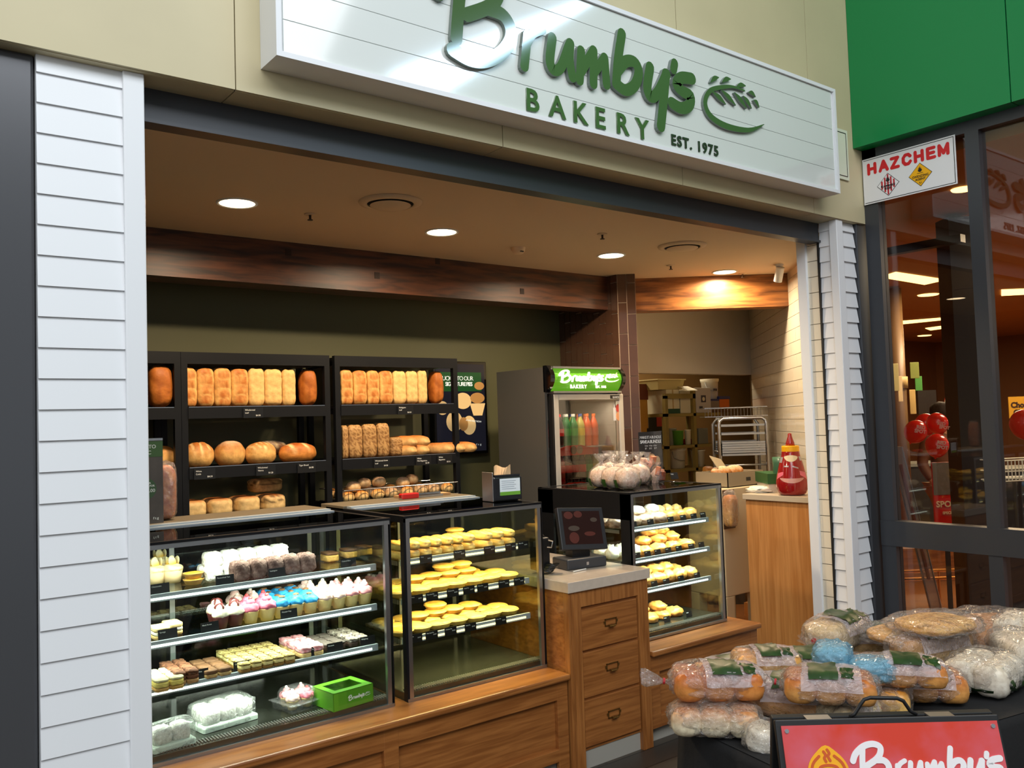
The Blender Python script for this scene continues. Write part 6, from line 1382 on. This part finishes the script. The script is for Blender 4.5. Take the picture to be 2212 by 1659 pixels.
for pts in ([(cx-.018, cz+.042), (cx-.035, cz+.025), (cx-.041, cz-.002), (cx-.036, cz-.03)], [(cx+.018, cz+.042), (cx+.035, cz+.025), (cx+.041, cz-.002), (cx+.036, cz-.03)], [(cx-.006, cz+.052), (cx-.002, cz+.044), (cx-.006, cz+.038), (cx-.003, cz+.03)], [(cx+.003, cz+.056), (cx+.007, cz+.048), (cx+.003, cz+.042), (cx+.007, cz+.032)],
    [(cx-.012, cz-.04), (cx-.013, cz-.005), (cx-.022, cz+.004), (cx-.018, cz+.018), (cx, cz+.022), (cx+.02, cz+.018), (cx+.024, cz+.004), (cx+.014, cz-.005), (cx+.013, cz-.04)]):
    stroke(m, pts, wv, -.0192, -.0180)
m.xf(Mf); obj('bread_outline', m, mat('emblem_brown', (206, 92, 40), .3), af)
m = MB()
for x in (-W2+.024, W2-.02): 
    a_ = Mf @ Vector((x, -.0165, -.026)); b2 = Mf @ Vector((x, -.019, -.026)); m.cyl(a_, b2, .005, 12)
obj('screw', m, steel, af)
for x in (-.16, .135): m = MB(); m.box(x-.03, x+.03, -.012, .02, -.001, .003); m.xf(Matrix.Translation((0, 0, AH))); obj('hinge', m, steel_r, af)
m = MB(); m.smooth = True; m.tube([(-.082, .004, AH+.002), (-.07, .004, AH+.008), (-.055, .004, AH+.03), (-.045, .004, AH+.042), (-.03, .004, AH+.046), (.035, .004, AH+.043), (.05, .004, AH+.036), (.065, .004, AH+.012), (.08, .004, AH+.003)], .0048, 8); obj('carry_handle', m, mat('board_black', (20, 20, 21), .5), af)

# ================================================================ SUPERMARKET BEHIND THE GLASS
mk = mat('market_light', (255, 236, 180), .5, emit=5, ecol=(255, 214, 130))
def cpt(px, py): return P(px, py, Z=3.215)
for i, (q, lb) in enumerate((([(1903, 598), (1935, 588), (2041, 604), (1997, 614)], 'large light panel nearest the glass in the supermarket ceiling'), ([(2163, 626), (2212, 624), (2240, 634), (2163, 638)], 'light panel beyond the right mullion'), ([(1905, 697), (2043, 686), (2043, 690), (1905, 704)], 'long thin light panel left of the round column'), ([(1999, 709), (2060, 701), (2076, 704), (2010, 713)], 'thin light panel right of the round column'), ([(1908, 735), (1930, 733), (1930, 737), (1908, 740)], 'short light panel at far left'))):
    pts = [cpt(*a_) for a_ in q]; c_ = sum(pts, Vector())/4; t = tag(obj('light_panel', MB()._add([p-c_ for p in pts]+[p-c_+Vector((0, 0, .012)) for p in pts], [(0, 1, 2, 3), (4, 7, 6, 5), (0, 4, 5, 1), (1, 5, 6, 2), (2, 6, 7, 3), (3, 7, 4, 0)], False), mk), lb, 'ceiling light', 'supermarket ceiling lights'); t.location = c_
    t.location.z -= .008
for px, py, lb in ((2080, 409, 'round glowing downlight under the hazard sign corner'), (2005, 637, 'small round downlight below the large panel'), (1997, 725, 'far small round downlight beside the column')):
    z = 3.2; p = cpt(px, py); t = thing('market_downlight', lb, 'ceiling light', (p.x, p.y, 3.218), 0, 'supermarket downlights'); m = MB(); s = .07 if py < 500 else .12; m.lathe([(0, -.01), (s, -.01), (s*1.1, 0)], n=24, cap=False); obj('lens', m, mk, t)
for x, y, s in ((8, 2.5, 130), (10.5, 4.5, 170), (14, 6.5, 220), (9, -1, 80), (15, 1, 160)): area('market_lamp', (x, y, 3.15), (0, 0, 0), 1.6, .5, s*.8, (1.0, .80, .52))
dkm = mat('market_dark', (36, 28, 24), .5)
def col_at(name, label, cat, px0, px1, dep, mt, z0=0., z1=3.2, rnd=False, th=.2):
    a_ = D(px0, 900, dep); b_ = D(px1, 900, dep); w = (b_-a_).length; c_ = (a_+b_)/2; t = thing(name, label, cat, (c_.x, c_.y, z0), rz_)
    m = MB()
    if rnd: m.smooth = True; m.lathe([(w/2, 0), (w/2, z1-z0)], n=28)
    else: m.box(-w/2, w/2, 0, th, 0, z1-z0)
    obj('shaft', m, mt, t); return t, w
t, w = col_at('round_column', 'round brown column with a paler collar inside the supermarket', 'column', 1931, 1960, 10.5, mat('column_brown', (120, 92, 60), .4), rnd=True); t['kind'] = 'structure'
m = MB(); m.smooth = True; m.lathe([(w*.62, 1.98), (w*.62, 2.12)], n=28); obj('collar', m, mat('column_collar', (196, 166, 110), .5), t)
t, w = col_at('dark_pillar', 'wide dark square pillar behind the left window pane', 'column', 2072, 2128, 6.6, dkm, z1=3.19); t['kind'] = 'structure'
q1 = D(2074, 502, 6.5); t = thing('dark_beam', 'dark portal bar running back from the dark pillar under the market ceiling', 'beam', (q1.x, q1.y, q1.z-.05)); t['kind'] = 'structure'
q0 = P(1898, 530, X=q1.x); obj('beam', MB().box(0, .08, 0, q0.y-q1.y, -.02, .04), dkm, t)
# counters
t, w = col_at('checkout_counter', 'long dark checkout counter behind the balloons', 'counter', 1905, 2075, 11.5, mat('checkout_dark', (40, 34, 30), .4), z1=.96, th=.6); obj('worktop', MB().box(-w/2-.02, w/2+.02, -.02, .62, .96, 1.0), mat('checkout_top', (120, 120, 112), .3), t)
t, w = col_at('chiller_counter', 'low dark glazed counter seen through the right pane', 'counter', 2135, 2330, 9.5, mat('checkout_dark', (40, 34, 30), .4), z1=1.0, th=.6); obj('worktop', MB().box(-w/2, w/2, -.02, .62, 1.0, 1.03), mat('checkout_top', (120, 120, 112), .3), t)
for i, (py, dep, lb) in enumerate(((1233, 7.6, 'upper'), (1250, 7.4, 'lower'))):
    a_ = D(1905, py-12, dep); b_ = D(2150, py+10, dep); a_.z = b_.z = (a_.z+b_.z)/2
    t = thing('steel_rail', '%s shiny copper toned guard rail along the supermarket floor' % lb, 'rail', a_); m = MB(); m.cyl((0, 0, 0), b_-a_, .014, 10)
    for f in (.05, .5, .95): q = (b_-a_)*f; m.cyl(q, q-Vector((0, 0, a_.z-.012)), .01, 8)
    obj('rail_bar', m, mat('copper_rail', (210, 140, 70), .25, metal=.9), t)
t, w = col_at('timber_plinth', 'low timber fronted plinth under the guard rails', 'plinth', 1905, 2160, 8.6, wood('plinth_wood', (110, 62, 26), (150, 92, 44), (1, 8, 8)), z1=.34, th=.12)
# balloons
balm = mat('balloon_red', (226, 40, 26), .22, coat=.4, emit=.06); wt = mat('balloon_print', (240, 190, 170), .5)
def balloon(px, py, rpx, dep, label, tilt, txt=True):
    c_ = D(px, py, dep); r_ = rpx*dep/F_PX; t = thing('balloon', label, 'balloon', c_, rz_, 'bunch of red balloons'); m = MB(); m.smooth = True
    Mt = Matrix.Rotation(tilt, 4, 'Y'); m.lathe([(0, r_*1.08)]+[(r_*math.sin(a)*(1-.10*max(0, -math.cos(a))), r_*1.08*math.cos(a)) for a in [PI*k/14 for k in range(1, 14)]]+[(r_*.06, -r_*1.12), (r_*.1, -r_*1.2), (0, -r_*1.2)], n=28, M=Mt); obj('skin', m, balm, t)
    if txt:
        for k, wd in enumerate(('RED', 'SPOT')): o = text('lettering', wd, r_*.42, wt, t, (Mt @ Vector((-r_*.5, -r_*1.0, r_*.12-k*r_*.40))), (PI/2, -tilt*.0+.15, 0), .0008, r_*.02)
    return t
balloon(1978, 933, 24, 6.4, 'red balloon at the left of the bunch', .5); balloon(1999, 918, 23, 6.6, 'red balloon behind the middle of the bunch', .1, False); balloon(2025, 915, 22, 6.4, 'red balloon at the upper right of the bunch', -.4); balloon(2024, 963, 24, 6.2, 'red balloon hanging lowest in the bunch', .2); balloon(2213, 917, 30, 5.6, 'large red balloon cut by the right edge of the photo', 0)
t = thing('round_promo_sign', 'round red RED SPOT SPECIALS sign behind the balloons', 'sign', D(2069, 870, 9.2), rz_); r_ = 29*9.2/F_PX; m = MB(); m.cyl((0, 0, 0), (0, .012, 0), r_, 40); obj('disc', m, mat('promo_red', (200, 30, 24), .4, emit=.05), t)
for k, (wd, s) in enumerate((('RED', .11), ('SPOT', .12), ('SPECIALS', .055))): text('lettering', wd, s, mat('promo_cream', (236, 210, 170), .5), t, (0, -.004, .045-k*.085), FACE, .002, .003, 1, 'CENTER')
t = thing('yellow_panel', 'yellow advertising panel hanging below the round red sign', 'sign', D(2056, 905, 9.6), rz_); obj('panel', MB().box(-.1, .3, 0, .01, -.12, .1), mat('panel_yellow', (214, 160, 40), .5), t)
t = thing('cheese_sign', 'yellow sign with dark rounded writing in the right hand pane', 'sign', D(2200, 880, 8.), rz_); obj('panel', MB().box(-.09, .4, 0, .01, -.1, .1), mat('panel_yellow', (214, 160, 40), .5), t); text('lettering', 'Choose', .07, mat('promo_dark', (60, 30, 20), .5), t, (-.07, -.002, .0), FACE, .001, .003); text('lettering', 'Cheese', .07, mat('promo_dark', (60, 30, 20), .5), t, (-.05, -.002, -.07), FACE, .001, .003)
t = thing('promo_stand', 'upright stand with a red and white SPOT SPECIALS poster', 'sign', D(2045, 1130, 7.2), rz_); t.location.z = .012
m = MB(); m.box(-.095, .09, 0, .02, .55, 1.25); obj('poster', m, mat('promo_red', (200, 30, 24), .4, emit=.05), t); obj('white_corner', MB()._add([(-.095, -.002, .55), (.06, -.002, .55), (-.095, -.002, .72)], [(0, 1, 2)], False), mat('promo_cream', (236, 210, 170), .5), t); obj('grey_head', MB().box(-.095, .09, -.002, .0, .98, 1.25), mat('promo_grey', (110, 100, 90), .5), t)
text('lettering', 'SPOT', .07, mat('promo_cream', (236, 210, 170), .5), t, (-.08, -.003, .88), FACE, .001, .002); text('lettering', 'SPECIALS', .03, mat('promo_cream', (236, 210, 170), .5), t, (-.03, -.003, .82), FACE, .001, .001); obj('post', MB().box(-.02, .02, .005, .015, 0, .55), dark_metal, t); obj('foot', MB().box(-.12, .12, -.1, .12, 0, .015), dark_metal, t)
# leaning clear barrier stand
a_ = D(1938, 965, 5.9); b_ = D(2032, 1345, 5.9); t = thing('leaning_stand', 'tall narrow clear plastic stand leaning sideways inside the window', 'stand', (b_.x, b_.y, b_.z)); dv = a_-b_; m = MB(); n_ = Vector((_rt.x, _rt.y, 0))
m._add([-n_*.045, n_*.03, dv+n_*.03, dv-n_*.045, -n_*.045+_fw*.02, n_*.03+_fw*.02, dv+n_*.03+_fw*.02, dv-n_*.045+_fw*.02], [(0, 1, 2, 3), (4, 7, 6, 5), (0, 4, 5, 1), (1, 5, 6, 2), (2, 6, 7, 3), (3, 7, 4, 0)], False); obj('clear_panel', m, glass('stand_film', (.8, .78, .74), 3, 1.4, .1, .25, (200, 190, 180)), t)
m = MB(); m.cyl(-n_*.045, dv-n_*.045, .008, 6); m.cyl(n_*.03, dv+n_*.03, .006, 6); obj('side_rod', m, steel, t); m = MB(); m.cyl(-n_*.008-_fw*.005+dv*.25, dv*.9-n_*.008-_fw*.005, .012, 6); obj('brown_strip', m, mat('strip_brown', (110, 50, 36), .5), t)
a2 = D(1936, 970, 6.1); b2 = D(1932, 1360, 6.1); t2 = MB(); t2.cyl(a2-b_, b2-b_, .01, 6); obj('rear_leg', t2, steel_r, t); b3 = Vector((b_.x, b_.y, .012)); m = MB(); m.cyl(Vector((0, 0, 0)), (b3-b_)+n_*.06, .01, 6); obj('foot_rod', m, steel_r, t)
# hanging signs and shelves at far left
rnd = random.Random(3)
for i, (x, y, w_, h_, c_) in enumerate(((1922, 795, 12, 50, (150, 160, 90)), (1935, 815, 14, 60, (176, 166, 110)), (1945, 840, 10, 56, (214, 190, 140)), (1976, 800, 20, 36, (120, 130, 60)), (1985, 832, 16, 40, (70, 140, 60)), (1940, 862, 22, 50, (226, 196, 140)), (1972, 868, 14, 56, (190, 160, 100)))):
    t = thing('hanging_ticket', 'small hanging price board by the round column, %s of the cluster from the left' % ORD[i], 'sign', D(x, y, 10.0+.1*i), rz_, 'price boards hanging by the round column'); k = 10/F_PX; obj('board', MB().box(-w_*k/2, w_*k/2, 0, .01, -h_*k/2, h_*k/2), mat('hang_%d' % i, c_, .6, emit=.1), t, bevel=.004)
t, w = col_at('kiosk_screen', 'dark monitor beside the round promotional sign', 'monitor', 1985, 2025, 10.2, dkm, 1.66, 1.94, th=.05); t['category'] = 'monitor'
t = thing('shopping_basket', 'pale wire shopping basket given a faint glow behind the right pane', 'basket', D(2195, 1035, 6.5), rz_+.2); m = MB()
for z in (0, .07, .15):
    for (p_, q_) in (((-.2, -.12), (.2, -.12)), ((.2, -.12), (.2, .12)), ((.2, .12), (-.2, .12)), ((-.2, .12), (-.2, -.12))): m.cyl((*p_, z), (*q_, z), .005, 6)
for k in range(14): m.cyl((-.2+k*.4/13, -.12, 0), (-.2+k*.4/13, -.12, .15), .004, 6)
obj('wires', m, mat('basket_white', (220, 216, 190), .4, emit=.2), t)  # faint glow put into the wire colour, the basket is no lamp
t, w = col_at('basket_stand', 'dark square stand carrying the pale wire basket', 'stand', 2140, 2270, 6.6, dkm, 0, t.location.z-.004, th=.3)
# shopper with the back turned
pp_ = D(2052, 1225, 8.9); px_ = thing('person', 'person with dark hair, brown jacket and tan trousers walking away past the balloons', 'person', (pp_.x, pp_.y, .012), rz_+.3)
def skin(name, edges, m, parent, sub=1):
    """joints: list of (xyz, radius, parent index)"""
    me = bpy.data.meshes.new(name); me.from_pydata([e[0] for e in edges], [(i, e[2]) for i, e in enumerate(edges) if e[2] is not None], []); o = bpy.data.objects.new(name, me); COL.objects.link(o); o.parent = parent
    sk = o.modifiers.new('skin', 'SKIN'); sv = me.skin_vertices[0].data if me.skin_vertices else None
    if sv is None: bm = bmesh.new(); bm.from_mesh(me); bm.verts.layers.skin.verify(); bm.to_mesh(me); bm.free(); sv = me.skin_vertices[0].data
    for i, e in enumerate(edges): sv[i].radius = (e[1], e[1]*(e[3] if len(e) > 3 else 1)); sv[i].use_root = (i == 0)
    sk.use_smooth_shade = True; s = o.modifiers.new('sub', 'SUBSURF'); s.levels = sub; s.render_levels = sub; me.materials.append(m); return o
skm = mat('skin_tone', (170, 120, 90), .5)
body = [((0, 0, .93), .13, None, .8), ((0, .01, 1.10), .125, 0, .75), ((0, .0, 1.30), .155, 1, .7), ((0, 0, 1.42), .11, 2, .7), ((0, 0, 1.50), .05, 3), ((0, -.01, 1.57), .055, 4), ((0, -.01, 1.64), .085, 5, 1.15), ((0, 0, 1.72), .05, 6),
  ((-.09, 0, .88), .10, 0), ((-.10, -.10, .50), .065, 8), ((-.10, .06, .10), .042, 9), ((-.10, -.08, .05), .035, 10), ((.09, 0, .88), .10, 0), ((.10, .06, .49), .065, 12), ((.10, .26, .13), .042, 13), ((.10, .17, .04), .035, 14),
  ((-.20, 0, 1.40), .055, 3), ((-.25, .04, 1.14), .042, 16), ((-.24, -.10, .95), .032, 17), ((-.24, -.15, .88), .03, 18), ((.20, 0, 1.40), .055, 3), ((.26, -.02, 1.14), .042, 20), ((.24, -.16, .97), .032, 21), ((.23, -.20, .92), .03, 22)]
skin('body', body, skm, px_)
skin('jacket', [((0, .0, .92), .155, None, .82), ((0, .01, 1.10), .145, 0, .8), ((0, 0, 1.30), .17, 1, .75), ((0, 0, 1.42), .12, 2, .8), ((-.20, 0, 1.40), .07, 3), ((-.25, .04, 1.14), .057, 4), ((-.245, -.09, .97), .045, 5), ((.20, 0, 1.40), .07, 3), ((.26, -.02, 1.14), .057, 7), ((.245, -.14, .99), .045, 8)], mat('jacket_brown', (96, 56, 34), .7), px_)
skin('trousers', [((0, 0, .93), .14, None, .85), ((-.09, 0, .86), .11, 0), ((-.10, -.10, .50), .078, 1), ((-.10, .05, .14), .056, 2), ((.09, 0, .86), .11, 0), ((.10, .06, .49), .078, 4), ((.10, .24, .17), .056, 5)], mat('trousers_tan', (150, 112, 70), .8), px_)
m = MB(); m.blob((.098, .108, .11), (0, .012, 1.665), 2.1, 20, 14, None, lambda d, k: cc(40, 26, 20), nz=.12); dom(m, 'hair', soft_m, px_)
for x, y, z, r_ in ((-.10, .0, .045, 0), (.10, .2, .05, .5)): m = MB(); m.blob((.048, .13, .045), (x, y, z), 3, 14, 8, None, lambda d, k: cc(24, 20, 20)); dom(m, 'shoe', soft_m, px_)
for x in (-.235, .235):
    m = MB(); s_ = -1 if x < 0 else 1; y0, z0 = (-.155, .885) if x < 0 else (-.205, .925)
    for k, (dy, ln) in enumerate(((-.028, .06), (-.01, .07), (.008, .066), (.026, .052))): m.tube([(x, y0+dy, z0), (x+.002, y0+dy-.004, z0-ln*.5), (x-.006*s_, y0+dy-.006, z0-ln)], [.009, .008, .006], 6)
    m.tube([(x, y0-.03, z0+.02), (x-.012*s_, y0-.05, z0-.005), (x-.014*s_, y0-.055, z0-.03)], [.010, .009, .007], 6); obj('fingers', m, skm, px_)

# labels: keep every one within sixteen words
for o in list(bpy.data.objects):
    if 'label' in o.keys():
        w = o['label'].split()
        if len(w) > 16:
            o['label'] = o['label'].replace(' from the left', ' from left'); w = o['label'].split()
        while len(w) > 16 and 'the' in w: w.reverse(); w.remove('the'); w.reverse()
        while len(w) > 16 and 'a' in w: w.remove('a')
        while len(w) > 16 and 'clear' in w: w.remove('clear')
        while len(w) > 16 and 'round' in w: w.remove('round')
        o['label'] = ' '.join(w)
        if len(w) > 16: print('LONGLABEL', o.name, o['label'])
